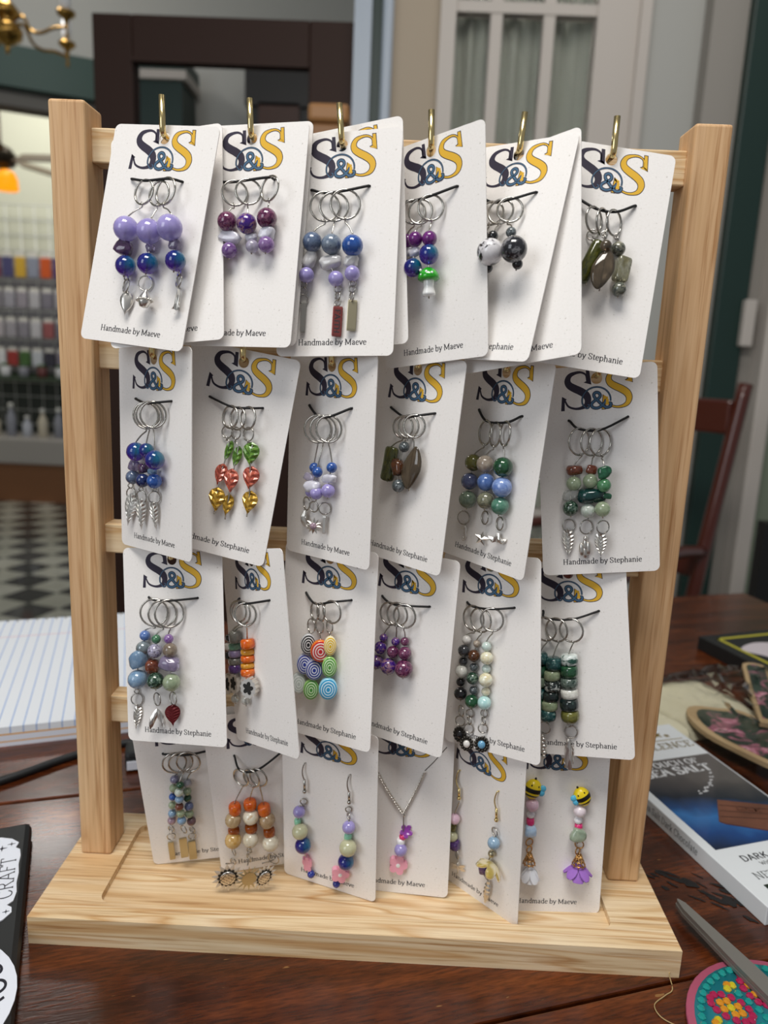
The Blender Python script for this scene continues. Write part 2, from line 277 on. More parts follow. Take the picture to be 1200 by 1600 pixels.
DATA = r'''[[["1a","front white jewelry card on the first top hook with round lavender beads","M",[-104.25,-12.47,407.81,-0.3051,-0.1991,0.0812],[["stitch marker with lavender, purple chip and blue beads and a small pointed spade charm",[["R",-3.7,3.3,-26.9,5.84,5.84,-0.18,15],
["b",-7.5,6.6,-45.7,5.82,5.82,0.0,"lav"],
["c",-8.5,4.6,-54.0,4.66,3.91,0.0,"amd"],
["b",-5.2,5.5,-62.5,4.79,4.79,0.0,"iri"],
["J",-7.0,1.6,-66.9,1.21,1.21,-0.12],
["J",-5.6,2.5,-70.9,3.41,3.41,-0.55],
["spade",-3.8,2.4,-79.8,3.37,5.14,0.45]]],
["stitch marker with lavender and blue beads and a tiny round pot charm",[["R",5.5,4.2,-27.5,5.78,5.78,-0.13,12],
["b",5.3,6.6,-46.0,5.76,5.76,0.0,"lav"],
["c",4.4,2.8,-52.4,2.24,2.54,0.0,"amg"],
["b",6.8,5.6,-60.5,4.81,4.81,0.0,"iri"],
["J",4.2,1.6,-68.6,3.38,3.38,0.24],
["pot",8.0,5.0,-76.4,4.3,4.45,0.0]]],
["stitch marker with lavender and blue beads and a long fish tail charm",[["R",9.5,5.1,-26.6,6.26,6.26,-0.26,8],
["b",16.7,7.5,-43.9,5.97,5.97,0.0,"lav"],
["c",18.7,4.3,-50.6,3.08,3.08,0.0,"amg"],
["b",21.9,6.1,-58.2,4.74,4.74,0.0,"iri"],
["J",22.1,2.1,-62.7,1.33,1.33,-0.38],
["J",22.8,2.5,-66.1,3.1,3.1,-0.6],
["tail",23.8,2.4,-74.5,1.94,5.16,0.45]]]]],
["2a","front white jewelry card on the second top hook with dark purple jasper beads","M",[-63.34,-11.31,409.43,-0.3009,-0.1953,-0.0159],[["stitch marker with purple jasper bead, flat white chip and amethyst drop",[["R",-4.6,3.4,-26.8,5.81,5.81,0.5,0],
["b",-6.1,5.4,-40.9,4.63,4.63,0.0,"jas"],
["c",-4.8,3.7,-47.6,6.04,3.1,0.0,"wch"],
["b",-4.3,4.4,-54.0,3.71,3.71,0.0,"am2"]]],
["stitch marker with purple jasper bead and speckled clear lilac drop",[["R",2.9,4.1,-26.8,5.76,5.76,0.5,0],
["b",4.3,5.5,-42.2,4.73,4.73,0.0,"jap"],
["c",5.5,2.9,-47.6,3.23,2.31,0.0,"wch"],
["b",7.1,3.7,-52.1,3.06,3.06,0.0,"lcl"]]],
["stitch marker with dark jasper bead, faceted lilac white bead and amethyst drop",[["R",14.3,5.0,-26.2,5.68,5.68,-0.38,10],
["b",14.4,5.5,-40.1,4.69,4.69,0.0,"jas"],
["c",14.3,4.4,-46.8,4.18,3.64,0.0,"wch"],
["b",14.7,4.5,-51.7,3.79,3.79,0.0,"am2"]]]]],
["3a","front white jewelry card on the third top hook with blue beads and bar charms","M",[-20.6,-14.06,407.36,-0.2587,-0.1681,-0.0458],[["stitch marker with grey blue bead and a dark narrow bar charm",[["R",-6.1,3.0,-29.1,6.78,6.78,0.34,0],
["b",-10.7,5.4,-46.0,4.61,4.61,0.0,"bgr"],
["c",-12.1,3.9,-53.6,3.25,4.48,0.0,"moon"],
["b",-13.4,4.3,-60.8,3.63,3.63,0.0,"lav"],
["J",-15.7,1.6,-64.3,1.56,1.56,-0.11],
["J",-15.8,1.6,-67.4,1.72,1.72,0.34],
["J",-15.6,1.6,-71.2,2.19,2.19,0.34],
["bar",-15.3,1.6,-79.5,1.25,7.19,0.34,"dkm"]]],
["stitch marker with grey blue bead and a red bar charm reading FAITH",[["R",-1.2,3.8,-29.7,6.58,6.58,0.34,0],
["b",-1.2,5.5,-47.5,4.73,4.73,0.0,"gbl"],
["c",-2.4,4.1,-55.1,5.98,3.45,0.0,"moon"],
["b",1.2,4.3,-63.0,3.59,3.59,0.0,"lav"],
["J",1.4,1.6,-67.0,1.7,1.54,0.34],
["J",1.6,2.0,-70.5,2.0,2.0,-0.66],
["J",1.5,1.6,-73.3,1.7,1.7,-0.27],
["bar",1.9,1.9,-82.2,2.31,6.94,0.34,"redm"]]],
["stitch marker with bright blue bead and a plain pale gold bar charm",[["R",4.5,4.7,-29.3,6.84,6.84,0.34,0],
["b",9.2,5.8,-48.7,4.91,4.91,0.0,"blu"],
["c",8.1,4.1,-55.3,3.8,3.42,0.0,"moon"],
["b",9.1,4.3,-60.8,3.57,3.57,0.0,"lav"],
["J",8.7,1.6,-64.8,1.38,1.38,0.34],
["J",8.5,1.6,-67.3,1.53,1.53,0.34],
["J",8.6,2.3,-71.0,2.15,2.15,-0.78],
["bar",8.9,1.8,-79.5,2.22,7.05,0.34,"pgold"]]]]],
["4a","strongly turned white jewelry card on the fourth top hook with a mushroom bead","M",[20.9,-13.88,406.59,-0.6488,-0.076,-0.1396],[["stitch marker with amethyst and teal beads, leftmost beside the mushroom bead",[["R",-7.9,3.8,-27.1,5.54,5.54,0.62,0],
["b",-11.7,3.8,-39.7,3.19,3.19,0.0,"amb"],
["c",-11.4,2.9,-44.7,2.8,2.4,0.0,"wch"],
["b",-11.4,4.6,-52.5,3.99,3.99,0.0,"iri"]]],
["stitch marker with amethyst bead and blue glass drop, middle beside the mushroom bead",[["R",-3.5,4.3,-28.1,5.64,5.64,0.39,0],
["b",-3.7,8.7,-41.7,3.5,3.5,0.0,"amb"],
["c",-5.4,7.6,-46.9,3.29,2.5,0.0,"wch"],
["b",-4.7,9.6,-54.7,4.36,4.36,0.0,"iri"]]],
["stitch marker with a green capped white stemmed mushroom bead",[["R",3.0,5.2,-28.0,5.8,5.8,0.62,0],
["b",3.0,6.8,-42.4,3.55,3.55,0.0,"amb"],
["b",3.2,7.9,-49.8,4.62,4.62,0.0,"iri"],
["mush",2.5,7.4,-61.2,5.11,7.74,0.0]]]]],
["5a","front white jewelry card on the fifth top hook with black marbled beads","S",[61.51,-15.54,406.0,-0.6579,-0.2883,0.0091],[["stitch marker with black and white beads, mostly hidden behind its neighbour card",[["R",-5.2,3.2,-29.3,5.6,5.6,0.29,0],
["b",-6.1,2.9,-40.4,2.34,2.34,0.0,"blk"],
["b",-4.4,6.7,-49.4,5.77,5.77,0.0,"bwm"],
["b",-5.0,2.9,-55.4,2.33,2.33,0.0,"blk"]]],
["stitch marker with a large white bead patched in black",[["R",0.2,4.1,-29.4,5.77,5.77,0.24,0],
["b",2.0,8.6,-43.2,2.43,2.43,0.0,"blk"],
["b",5.2,12.6,-52.6,5.96,5.96,0.0,"bwm"],
["b",3.1,8.4,-58.0,2.27,2.27,0.0,"blk"]]],
["stitch marker with a large black marbled bead and small black drop",[["R",5.6,5.0,-29.5,5.7,5.7,0.52,0],
["b",10.8,8.1,-41.9,2.39,2.39,0.0,"gry"],
["b",16.7,12.1,-51.8,5.85,5.85,0.0,"bmb"],
["b",17.7,8.1,-56.7,2.36,2.36,0.0,"blk"]]]]],
["6a","white jewelry card on the sixth top hook with smoky glass beads","S",[103.78,-18.15,404.8,-0.0079,-0.2245,0.1237],[["stitch marker with one long tilted green brown glass bead",[["R",-4.1,4.3,-31.0,5.77,5.77,0.71,8],
["J",-3.2,1.6,-36.6,2.41,2.01,-0.24],
["tube",-2.6,3.6,-49.8,3.51,10.21,0.0,"olv",18]]],
["stitch marker with a wide smoky brown glass teardrop",[["R",-0.4,5.0,-31.6,5.75,5.75,0.9,10],
["J",0.8,7.6,-38.2,1.42,1.42,-0.24],
["b",2.0,9.4,-44.0,2.66,2.66,0.0,"smk"],
["drop",2.5,8.8,-54.1,5.02,9.57,0.0,"smk"]]],
["stitch marker with two banded grey beads around a clear amber cube",[["R",5.0,4.5,-30.9,5.57,5.57,0.72,10],
["J",7.7,1.6,-35.6,1.2,1.2,-0.24],
["b",8.8,4.1,-42.2,3.34,3.34,0.0,"band"],
["cube",12.0,3.9,-51.1,3.82,5.97,0.0,"amc"],
["b",12.2,4.1,-60.3,3.34,3.34,0.0,"band"]]]]],
["1b","plain back jewelry card behind the lavender bead card on the first top hook","M",[-106.16,-4.76,407.6,-0.199,-0.2422,-0.1165],[]],
["2b","plain back jewelry card peeking out behind the purple jasper card","M",[-62.44,-6.76,411.47,-0.2656,-0.1615,-0.0013],[]],
["3b","plain back jewelry card peeking out behind the bar charm card","M",[-19.85,-7.94,411.24,-0.336,-0.1265,-0.1192],[]],
["5b","broad back jewelry card behind the black marbled bead card on the fifth top hook","M",[63.15,-14.14,403.99,-0.6531,-0.2342,-0.1996],[]],
["2.1","narrow looking white jewelry card, first in second row, with leaf charms","M",[-110.29,-16.42,306.0,-0.6233,-0.0267,-0.0179],[["stitch marker with violet blue glass bead and grey bead and a broad silver leaf",[["R",-1.1,3.9,-27.7,6.39,6.39,0.55,0],
["b",-7.8,5.2,-46.2,4.83,4.83,0.0,"iri"],
["c",-12.2,3.4,-53.8,3.04,3.04,0.0,"amg"],
["b",-12.5,4.0,-59.7,3.64,3.64,0.0,"bgr"],
["J",-17.8,1.8,-64.8,1.2,1.2,0.94],
["J",-17.7,1.6,-69.2,3.1,3.1,0.18],
["leaf",-17.5,2.4,-77.8,3.91,7.76,0.45,12]]],
["stitch marker with a dark navy bead and middle silver leaf",[["R",2.5,4.7,-27.2,6.34,6.34,0.66,0],
["b",0.7,5.1,-44.8,3.69,3.69,0.0,"iri"],
["c",-4.1,4.0,-54.2,2.66,2.83,0.0,"amd"],
["b",-3.0,4.9,-60.3,3.49,3.49,0.0,"nav"],
["J",-7.7,2.6,-65.3,1.01,1.01,0.94],
["J",-7.5,2.6,-69.5,3.21,3.21,0.28],
["leaf",-7.2,3.1,-78.9,3.08,7.2,0.45,0]]],
["stitch marker with blue glass bead and royal blue bead and slim silver leaf",[["R",7.0,5.6,-26.9,6.28,6.28,0.66,0],
["b",8.4,5.9,-48.8,4.87,4.87,0.0,"iri"],
["c",2.0,2.9,-55.3,3.47,1.98,0.0,"clb"],
["b",6.2,4.7,-59.6,3.77,3.77,0.0,"blu"],
["J",2.6,2.1,-64.4,0.83,0.83,0.94],
["J",3.3,2.7,-68.2,3.0,3.0,0.71],
["leaf",3.1,2.4,-78.3,2.46,6.51,0.45,-6]]]]],
["2.2","white jewelry card, second in second row, with leaf shaped green, red and gold beads","S",[-65.64,-16.88,306.27,-0.2047,-0.0797,0.1472],[["stitch marker of green, red and gold leaf beads, left with gold leaf facing",[["R",-0.7,3.0,-27.4,5.54,5.54,-0.44,0],
["J",-1.7,1.6,-35.2,2.95,2.95,-0.17],
["fleaf",0.7,2.1,-45.4,1.97,5.92,0.0,"grn",10,0.5],
["fleaf",-0.8,3.1,-57.3,3.3,5.77,0.0,"cor",8,0.7],
["fleaf",0.1,4.2,-69.9,4.63,6.11,0.0,"gld",-5,1]]],
["stitch marker of green, red and gold leaf beads, middle with red leaf facing",[["R",3.7,3.9,-27.3,5.51,5.51,-0.44,0],
["J",3.2,1.8,-34.7,2.95,2.95,-0.35],
["fleaf",5.9,2.5,-47.2,2.46,5.9,0.0,"grn",5,0.5],
["fleaf",5.8,3.8,-59.1,4.1,6.07,0.0,"cor",-5,1],
["fleaf",5.8,2.9,-71.7,2.98,5.79,0.0,"gld",3,0.6]]],
["stitch marker of green, red and gold leaf beads, right with all leaves facing",[["R",9.3,4.8,-26.0,5.48,5.48,-0.49,0],
["J",9.8,2.0,-33.8,3.42,3.42,-0.36],
["fleaf",13.8,4.3,-43.7,4.62,5.84,0.0,"grn",-5,1],
["fleaf",15.8,4.3,-55.3,4.64,5.86,0.0,"cor",0,1],
["fleaf",17.3,4.0,-67.4,4.34,5.89,0.0,"gld",0,1]]]]],
["2.3","white jewelry card, third in second row, with lilac chips and sun charm","M",[-22.39,-16.31,306.23,-0.659,-0.0196,-0.0143],[["stitch marker with small blue bead, lilac bead and silver moon charm",[["R",-4.4,4.0,-31.0,6.76,6.76,0.53,0],
["b",-7.1,3.0,-50.7,2.59,2.59,0.0,"blu"],
["c",-10.3,2.7,-55.9,3.88,2.36,0.0,"lcl"],
["b",-9.0,3.2,-63.3,2.87,2.87,0.0,"lav"],
["J",-13.1,1.8,-70.0,3.42,3.42,-0.3],
["moon",-13.4,2.2,-77.9,3.05,4.46,0.45]]],
["stitch marker with flat white chip and silver sun charm with a pink stone",[["R",-0.3,4.5,-30.7,6.53,6.53,0.53,0],
["b",-1.9,6.1,-52.2,2.72,2.72,0.0,"blu"],
["c",-5.1,6.7,-59.6,5.48,3.32,0.0,"wch"],
["b",-1.7,6.7,-62.7,3.31,3.31,0.0,"lav"],
["J",-5.0,4.6,-70.3,2.68,2.68,0.08],
["sun",-4.0,5.6,-79.9,4.39,4.36,0.45]]],
["stitch marker with white chip over lavender bead and edge-on silver charm",[["R",4.4,5.4,-30.3,6.47,6.47,0.43,0],
["b",5.9,4.1,-49.2,2.69,2.69,0.0,"blu"],
["c",4.3,4.2,-54.9,4.76,2.79,0.0,"wch"],
["b",4.7,5.0,-60.8,3.53,3.53,0.0,"lav"],
["J",0.7,2.7,-70.6,3.0,3.0,0.75],
["bar",0.5,2.5,-79.1,0.79,4.52,0.45,"sil"]]]]],
["2.4","white jewelry card, fourth in second row, with brown smoky glass and no charms","S",[19.87,-15.64,306.26,-0.7164,-0.0668,0.0315],[["stitch marker with a square ended dark green glass tube bead",[["R",-2.1,3.5,-28.5,5.41,5.41,0.26,0],
["tube",-8.5,3.5,-47.9,3.85,8.78,0.0,"olv",5]]],
["stitch marker with a brown chunk between two dark grey beads",[["R",2.1,4.4,-27.8,5.36,5.36,0.26,0],
["b",0.9,4.6,-38.0,2.7,2.7,0.0,"gry"],
["c",-1.5,5.4,-48.5,3.46,4.94,0.0,"brn"],
["b",0.5,5.2,-57.6,3.3,3.3,0.0,"gry"]]],
["stitch marker with one twisted smoky glass leaf bead",[["R",6.4,5.3,-27.1,5.47,5.47,0.35,0],
["drop",7.3,4.8,-47.5,5.68,10.87,0.0,"smk"]]]]],
["2.5","strongly turned white jewelry card, fifth in second row, with sea charms","S",[62.96,-17.52,306.88,-0.8591,-0.0568,0.0365],[["stitch marker with olive, slate and grey green beads and seahorse charm",[["R",-5.0,3.5,-30.3,6.13,6.13,-0.31,14],
["b",-9.3,4.7,-46.1,4.33,4.33,0.0,"olb"],
["b",-10.2,4.7,-55.8,4.36,4.36,0.0,"slt"],
["b",-9.6,4.9,-65.2,4.57,4.57,0.0,"ggr"],
["J",-13.8,1.7,-75.8,3.49,3.49,0.24],
["seahorse",-11.8,1.9,-83.6,2.21,3.88,0.45]]],
["stitch marker with beige, blue and speckled grey beads and starfish charm",[["R",2.3,4.4,-30.2,6.03,6.03,-0.41,8],
["b",-0.7,5.4,-45.4,4.44,4.44,0.0,"bei"],
["b",1.4,5.4,-54.1,4.44,4.44,0.0,"blj"],
["b",3.0,5.4,-63.0,4.45,4.45,0.0,"lab"],
["J",1.1,2.1,-72.4,3.38,3.38,-0.33],
["star",1.7,3.1,-83.1,4.1,3.96,0.45]]],
["stitch marker with dark green, pale blue and aventurine beads and whale tail charm",[["R",9.3,5.3,-28.9,5.93,5.93,-0.45,6],
["b",10.9,5.4,-44.9,4.87,4.87,0.0,"dgr"],
["b",12.1,5.5,-54.6,4.98,4.98,0.0,"ltb"],
["b",12.2,5.0,-63.9,4.46,4.46,0.0,"avg"],
["J",11.0,1.9,-73.2,3.32,3.32,-0.33],
["whale",11.7,2.8,-80.6,4.59,2.95,0.45]]]]],
["2.6","white jewelry card, last in second row, with green chips and leaf charms","S",[107.66,-14.98,305.87,-0.0666,-0.0524,-0.1108],[["stitch marker with brown chip, moss bead and translucent silver leaf",[["R",-9.8,4.1,-30.2,6.64,6.64,0.57,0],
["c",-12.4,3.2,-44.4,4.26,2.78,0.0,"brn2"],
["b",-13.1,4.1,-50.8,3.7,3.7,0.0,"pgr"],
["c",-14.8,3.6,-56.7,4.84,3.16,0.0,"clr"],
["b",-15.1,4.3,-63.1,3.91,3.91,0.0,"mos"],
["J",-15.7,1.6,-72.2,3.2,3.2,0.16],
["leaf",-16.3,1.7,-81.8,3.21,6.8,-0.19,0]]],
["stitch marker with a long dark green chip and silver bud charm",[["R",-3.8,3.8,-30.8,6.61,6.61,0.51,0],
["c",-4.1,3.0,-44.6,3.14,2.59,0.0,"brn2"],
["b",-5.0,4.1,-50.0,3.7,3.7,0.0,"pgr"],
["c",-4.6,4.7,-57.5,7.77,4.25,0.0,"dgc"],
["b",-6.5,4.1,-64.7,3.72,3.72,0.0,"pwh"],
["J",-7.2,2.1,-73.3,3.57,3.57,0.38],
["bud",-8.1,1.7,-83.6,3.39,5.65,-0.19]]],
["stitch marker with green chips, two green beads and fine veined leaf charm",[["R",0.3,4.4,-31.2,6.59,6.59,0.53,0],
["c",1.2,7.3,-45.7,3.83,3.29,0.0,"grc"],
["b",0.9,7.4,-52.1,3.48,3.48,0.0,"grt"],
["c",2.5,5.6,-57.7,2.76,1.66,0.0,"grc"],
["b",-0.1,7.8,-63.8,3.86,3.86,0.0,"pgr"],
["J",0.4,5.1,-73.2,3.34,3.34,0.29],
["leaf",-0.9,5.2,-82.8,3.17,5.78,-0.19,0]]]]],
["3.1","white jewelry card, first in third row, with blue and moss beads","S",[-104.19,-12.11,202.82,-0.2384,-0.149,-0.1012],[["stitch marker with blue beads, pale blue chip and slim leaf charm",[["R",-9.3,3.2,-27.6,7.07,7.07,0.32,0],
["b",-15.3,3.0,-40.0,2.79,2.79,0.0,"blj"],
["b",-15.9,4.0,-46.5,3.8,3.8,0.0,"pea"],
["c",-18.2,5.4,-52.4,5.23,5.74,0.0,"clb"],
["b",-19.0,5.2,-62.9,5.07,5.07,0.0,"ltb2"],
["J",-22.0,1.6,-70.4,1.2,1.2,0.54],
["J",-21.9,1.7,-74.7,3.08,3.08,0.3],
["leaf",-22.0,2.0,-85.0,2.4,5.98,0.45,8]]],
["stitch marker with dark moss bead, red brown chip and tail shaped charm",[["R",-3.9,4.1,-27.9,7.03,7.03,0.54,0],
["b",-7.5,4.7,-41.3,2.43,2.43,0.0,"grd"],
["b",-7.8,6.0,-47.3,3.76,3.76,0.0,"dot"],
["c",-9.8,6.1,-55.7,3.85,4.52,0.0,"brn2"],
["b",-7.4,6.7,-62.8,4.51,4.51,0.0,"mos"],
["J",-8.7,3.6,-73.5,3.37,3.37,-0.51],
["lobes",-8.4,4.6,-83.4,4.23,5.47,0.45]]],
["stitch marker with amethyst, smoky and pale green beads and maroon leaf charm",[["R",0.7,5.0,-27.6,7.16,7.16,0.54,0],
["b",-0.5,4.3,-41.0,2.51,2.51,0.0,"am2"],
["b",0.8,5.6,-46.6,3.83,3.83,0.0,"smb"],
["c",0.6,5.9,-53.8,5.99,4.16,0.0,"amg"],
["b",1.7,6.4,-63.3,4.66,4.66,0.0,"pgr"],
["J",0.4,3.1,-72.7,3.36,3.36,-0.51],
["rleaf",0.5,4.1,-82.0,4.21,5.36,0.45]]]]],
["3.2","narrow turned white jewelry card, second in third row, with orange disc beads","S",[-61.49,-16.76,205.43,-0.8078,-0.0421,-0.2282],[["stitch marker of black and white beads hidden behind first card in third row",[["R",-10.0,3.9,-26.0,5.54,5.54,0.29,0],
["d",-25.0,2.0,-41.4,2.08,1.73,0.0,"blk"],
["d",-26.2,2.2,-46.2,2.08,1.91,0.0,"whb"],
["d",-27.0,2.2,-51.1,2.09,1.91,0.0,"blk"],
["wheel",-27.6,2.8,-66.3,2.61,5.74,0.0]]],
["stitch marker of grey, jade, lilac and purple discs with silver wheel bead",[["R",-5.7,4.8,-26.5,5.99,5.99,0.3,0],
["d",-16.1,3.4,-40.0,3.4,3.23,0.0,"gdk"],
["d",-19.5,2.2,-45.7,3.43,1.89,0.0,"jad"],
["d",-19.8,2.3,-49.5,3.43,2.06,0.0,"lil"],
["d",-20.5,2.3,-53.7,3.44,2.06,0.0,"gdk"],
["d",-20.6,2.6,-57.7,3.44,2.4,0.0,"pur"],
["wheel",-21.1,2.8,-65.1,2.58,5.67,0.0],
["b",-23.1,2.5,-74.3,2.24,2.24,0.0,"clr"]]],
["stitch marker of five orange and amber disc beads above a silver flower bead",[["R",-0.2,5.7,-26.9,5.91,5.91,0.59,0],
["d",-5.0,3.0,-42.9,3.75,2.67,0.0,"ora"],
["d",-7.2,2.0,-47.5,3.77,1.68,0.0,"amr"],
["d",-7.4,2.2,-51.0,3.77,1.93,0.0,"ora"],
["d",-8.3,2.0,-54.8,3.78,1.68,0.0,"amr"],
["d",-8.2,2.4,-58.3,3.78,2.1,0.0,"ora"],
["wheel",-3.0,4.9,-65.0,4.63,5.46,0.0],
["b",-12.3,2.6,-73.7,2.37,2.37,0.0,"clr"]]]]],
["3.3","white jewelry card, third in third row, with bright swirl candy beads","S",[-20.86,-12.58,207.45,-0.5062,-0.0992,-0.0559],[["stitch marker of flat swirl beads in black, blue and clear white",[["R",-6.1,3.3,-28.2,4.56,4.56,-0.5,0],
["J",-8.8,2.3,-36.7,3.78,3.78,-0.43],
["sw",-8.9,4.4,-45.9,3.97,5.4,0.45,"blk"],
["sw",-10.9,4.4,-56.9,3.99,5.42,0.45,"ryb"],
["sw",-14.2,4.4,-68.1,4.01,5.63,0.45,"wcl"]]],
["stitch marker of swirl beads in yellow, leaf green and sky blue",[["R",5.2,4.2,-26.8,5.76,5.76,-0.09,0],
["J",2.8,2.3,-35.3,3.4,3.4,-0.48],
["sw",4.7,4.1,-44.5,3.25,4.98,0.45,"yel"],
["sw",4.9,4.3,-55.5,3.74,5.32,0.45,"lgr"],
["sw",4.9,4.8,-67.1,4.73,5.65,0.45,"cya"]]],
["stitch marker of swirl beads in red with orange rim, blue and green",[["R",-1.0,5.1,-27.6,4.67,4.67,-0.55,0],
["J",-3.6,2.1,-35.9,3.75,3.75,-0.38],
["sw",-0.7,4.9,-48.0,5.07,5.66,0.45,"rdo"],
["sw",-4.4,4.6,-58.7,4.45,5.38,0.45,"ryb"],
["sw",-6.1,4.4,-69.7,3.97,5.41,0.45,"lgr"]]]]],
["3.4","white jewelry card, fourth in third row, with graduated purple jasper beads","S",[20.34,-14.58,207.33,-0.5297,-0.0811,-0.0029],[["stitch marker of three graduated violet beads, leftmost and partly hidden",[["R",-7.0,3.2,-27.6,6.01,6.01,-0.07,0],
["b",-9.8,2.6,-41.6,2.3,2.3,0.0,"jap"],
["b",-10.6,3.6,-46.9,3.45,3.45,0.0,"jap"],
["b",-12.2,4.1,-55.0,3.95,3.95,0.0,"jap"]]],
["stitch marker of three graduated violet and rust beads, middle one",[["R",-2.0,4.1,-26.8,6.12,6.12,-0.01,0],
["b",-2.0,3.1,-41.7,2.35,2.35,0.0,"jap"],
["b",-2.6,4.1,-47.2,3.33,3.33,0.0,"jas"],
["b",-4.1,5.1,-55.1,4.39,4.39,0.0,"jap"]]],
["stitch marker of three graduated rosy purple beads, rightmost on its card",[["R",2.9,5.0,-26.5,6.07,6.07,0.1,0],
["b",3.1,2.6,-40.5,2.34,2.34,0.0,"jas"],
["b",4.4,3.8,-46.4,3.54,3.54,0.0,"jas"],
["b",5.2,5.0,-54.3,4.82,4.82,0.0,"jas"]]]]],
["3.5","white jewelry card, fifth in third row, with long strings of small stone beads","S",[62.5,-15.17,208.0,-0.6862,-0.0891,-0.138],[["stitch marker of black and white stone beads with black flower charm",[["R",-8.2,3.2,-27.5,6.57,6.57,-0.07,0],
["b",-13.0,2.7,-39.6,2.45,2.45,0.0,"whb"],
["b",-14.1,3.5,-45.4,3.24,3.24,0.0,"gdk2"],
["b",-15.2,2.6,-51.4,2.37,2.37,0.0,"gdk2"],
["b",-15.6,3.5,-56.7,3.34,3.34,0.0,"mwh"],
["b",-16.8,2.6,-62.8,2.38,2.38,0.0,"blk"],
["b",-16.1,3.7,-68.7,3.52,3.52,0.0,"blk"],
["J",-16.7,2.3,-78.5,3.01,3.01,-0.53],
["J",-17.8,1.6,-84.3,2.66,2.66,0.18],
["gemf",-17.8,2.3,-91.3,3.38,4.43,0.45,"blk"]]],
["stitch marker of brown and green stone beads with white centred flower charm",[["R",-3.2,4.1,-27.7,6.33,6.33,-0.03,0],
["b",-6.9,2.2,-40.9,1.9,1.9,0.0,"bei"],
["b",-7.8,3.5,-47.2,3.29,3.29,0.0,"brn"],
["b",-8.5,2.5,-53.5,2.26,2.26,0.0,"gry"],
["b",-8.6,3.5,-59.2,3.3,3.3,0.0,"mos"],
["b",-8.7,2.5,-65.8,2.26,2.26,0.0,"gry"],
["b",-8.9,3.9,-71.5,3.65,3.65,0.0,"dgr"],
["J",-11.7,1.6,-79.0,2.11,2.11,0.14],
["J",-11.7,2.0,-82.5,2.28,2.28,-0.54],
["J",-12.2,1.6,-87.2,2.46,2.46,0.28],
["gemf",-13.1,2.4,-95.4,3.71,4.05,0.45,"whb"]]],
["stitch marker of pale cream and aqua stone beads with blue centred flower charm",[["R",4.1,5.0,-26.5,5.91,5.91,0.31,0],
["b",-0.5,2.9,-41.3,2.57,2.57,0.0,"paq"],
["b",0.1,3.7,-47.1,3.42,3.42,0.0,"crm"],
["b",-0.8,2.6,-53.1,2.32,2.32,0.0,"paq"],
["b",-0.3,4.0,-58.5,3.68,3.68,0.0,"crm"],
["b",-1.1,2.6,-65.1,2.32,2.32,0.0,"crm"],
["b",-1.2,3.9,-70.7,3.6,3.6,0.0,"aqu"],
["J",-2.7,1.6,-77.2,1.9,1.9,0.12],
["J",-2.8,1.9,-81.1,2.25,2.25,-0.54],
["J",-3.2,2.0,-85.1,2.43,2.43,0.55],
["gemf",-3.7,2.5,-93.6,4.0,4.33,0.45,"tqs"]]]]],
["3.6","white jewelry card, last in third row, with dark green rondelle beads","S",[103.9,-10.66,204.97,-0.3453,-0.0969,-0.1526],[["stitch marker of dark green rondelles, mostly hidden at the left",[["R",-13.1,2.6,-29.1,6.3,6.3,-0.31,0],
["d",-16.2,3.4,-44.6,4.04,3.16,0.0,"dtl"],
["d",-16.8,3.2,-51.3,4.04,2.99,0.0,"dgr"],
["d",-17.4,3.2,-57.2,4.05,2.99,0.0,"ggr"],
["d",-17.9,3.2,-63.5,4.05,3.0,0.0,"dtl"],
["d",-18.4,3.2,-69.3,4.06,3.0,0.0,"dgr"]]],
["stitch marker of teal, sage and black rondelles with owl chain charm",[["R",-6.9,3.3,-29.3,6.25,6.25,-0.37,0],
["d",-9.5,4.5,-46.9,4.35,3.31,0.0,"dtl"],
["d",-10.5,4.1,-53.2,4.36,2.88,0.0,"sag"],
["d",-10.8,4.2,-59.0,4.36,2.97,0.0,"bgm"],
["d",-11.9,4.1,-64.5,4.37,2.89,0.0,"dgm"],
["d",-12.7,4.1,-69.6,4.38,2.89,0.0,"sag"],
["d",-13.8,4.4,-74.8,4.39,3.16,0.0,"dtl"],
["J",-16.2,2.6,-82.5,3.18,3.18,-0.23],
["owl",-17.5,2.4,-93.0,2.13,6.74,0.1]]],
["stitch marker of six rondelles ending in olive with silver cutout charm",[["R",0.7,4.2,-29.2,6.19,6.19,-0.23,0],
["d",-1.3,3.2,-44.9,4.59,2.94,0.0,"gwh"],
["d",-1.6,3.5,-51.0,4.59,3.2,0.0,"dgr"],
["d",-1.9,3.2,-57.2,4.6,2.95,0.0,"ggm"],
["d",-2.2,3.0,-63.0,4.61,2.78,0.0,"mwh"],
["d",-2.5,3.5,-68.8,4.87,3.3,0.0,"dgm"],
["d",-2.3,3.5,-74.9,4.87,3.22,0.0,"olb"],
["J",-3.3,1.6,-80.4,1.23,1.23,-0.44],
["J",-2.6,1.6,-84.2,3.33,3.33,0.1],
["fig",-4.5,1.4,-96.5,2.99,8.61,0.1]]]]],
["4.1","white jewelry card, first in bottom row, with tiny bead strings and bar charms","S",[-98.75,-11.9,111.25,0.1464,0.1363,-0.0867],[["stitch marker of tiny mixed stone beads with bar charm, left of three",[["R",-8.0,2.5,-25.3,6.5,6.5,0.14,0],
["b",-9.3,2.6,-36.4,2.5,2.5,0.0,"slt2"],
["b",-10.6,2.5,-42.3,2.43,2.43,0.0,"pgr"],
["b",-11.8,2.3,-48.4,2.21,2.21,0.0,"blu"],
["b",-12.8,2.3,-54.1,2.22,2.22,0.0,"pgr"],
["b",-13.5,2.5,-59.9,2.39,2.39,0.0,"ltb2"],
["b",-14.3,2.5,-64.7,2.47,2.47,0.0,"pnk2"],
["J",-15.5,1.6,-71.4,1.93,1.93,-0.45],
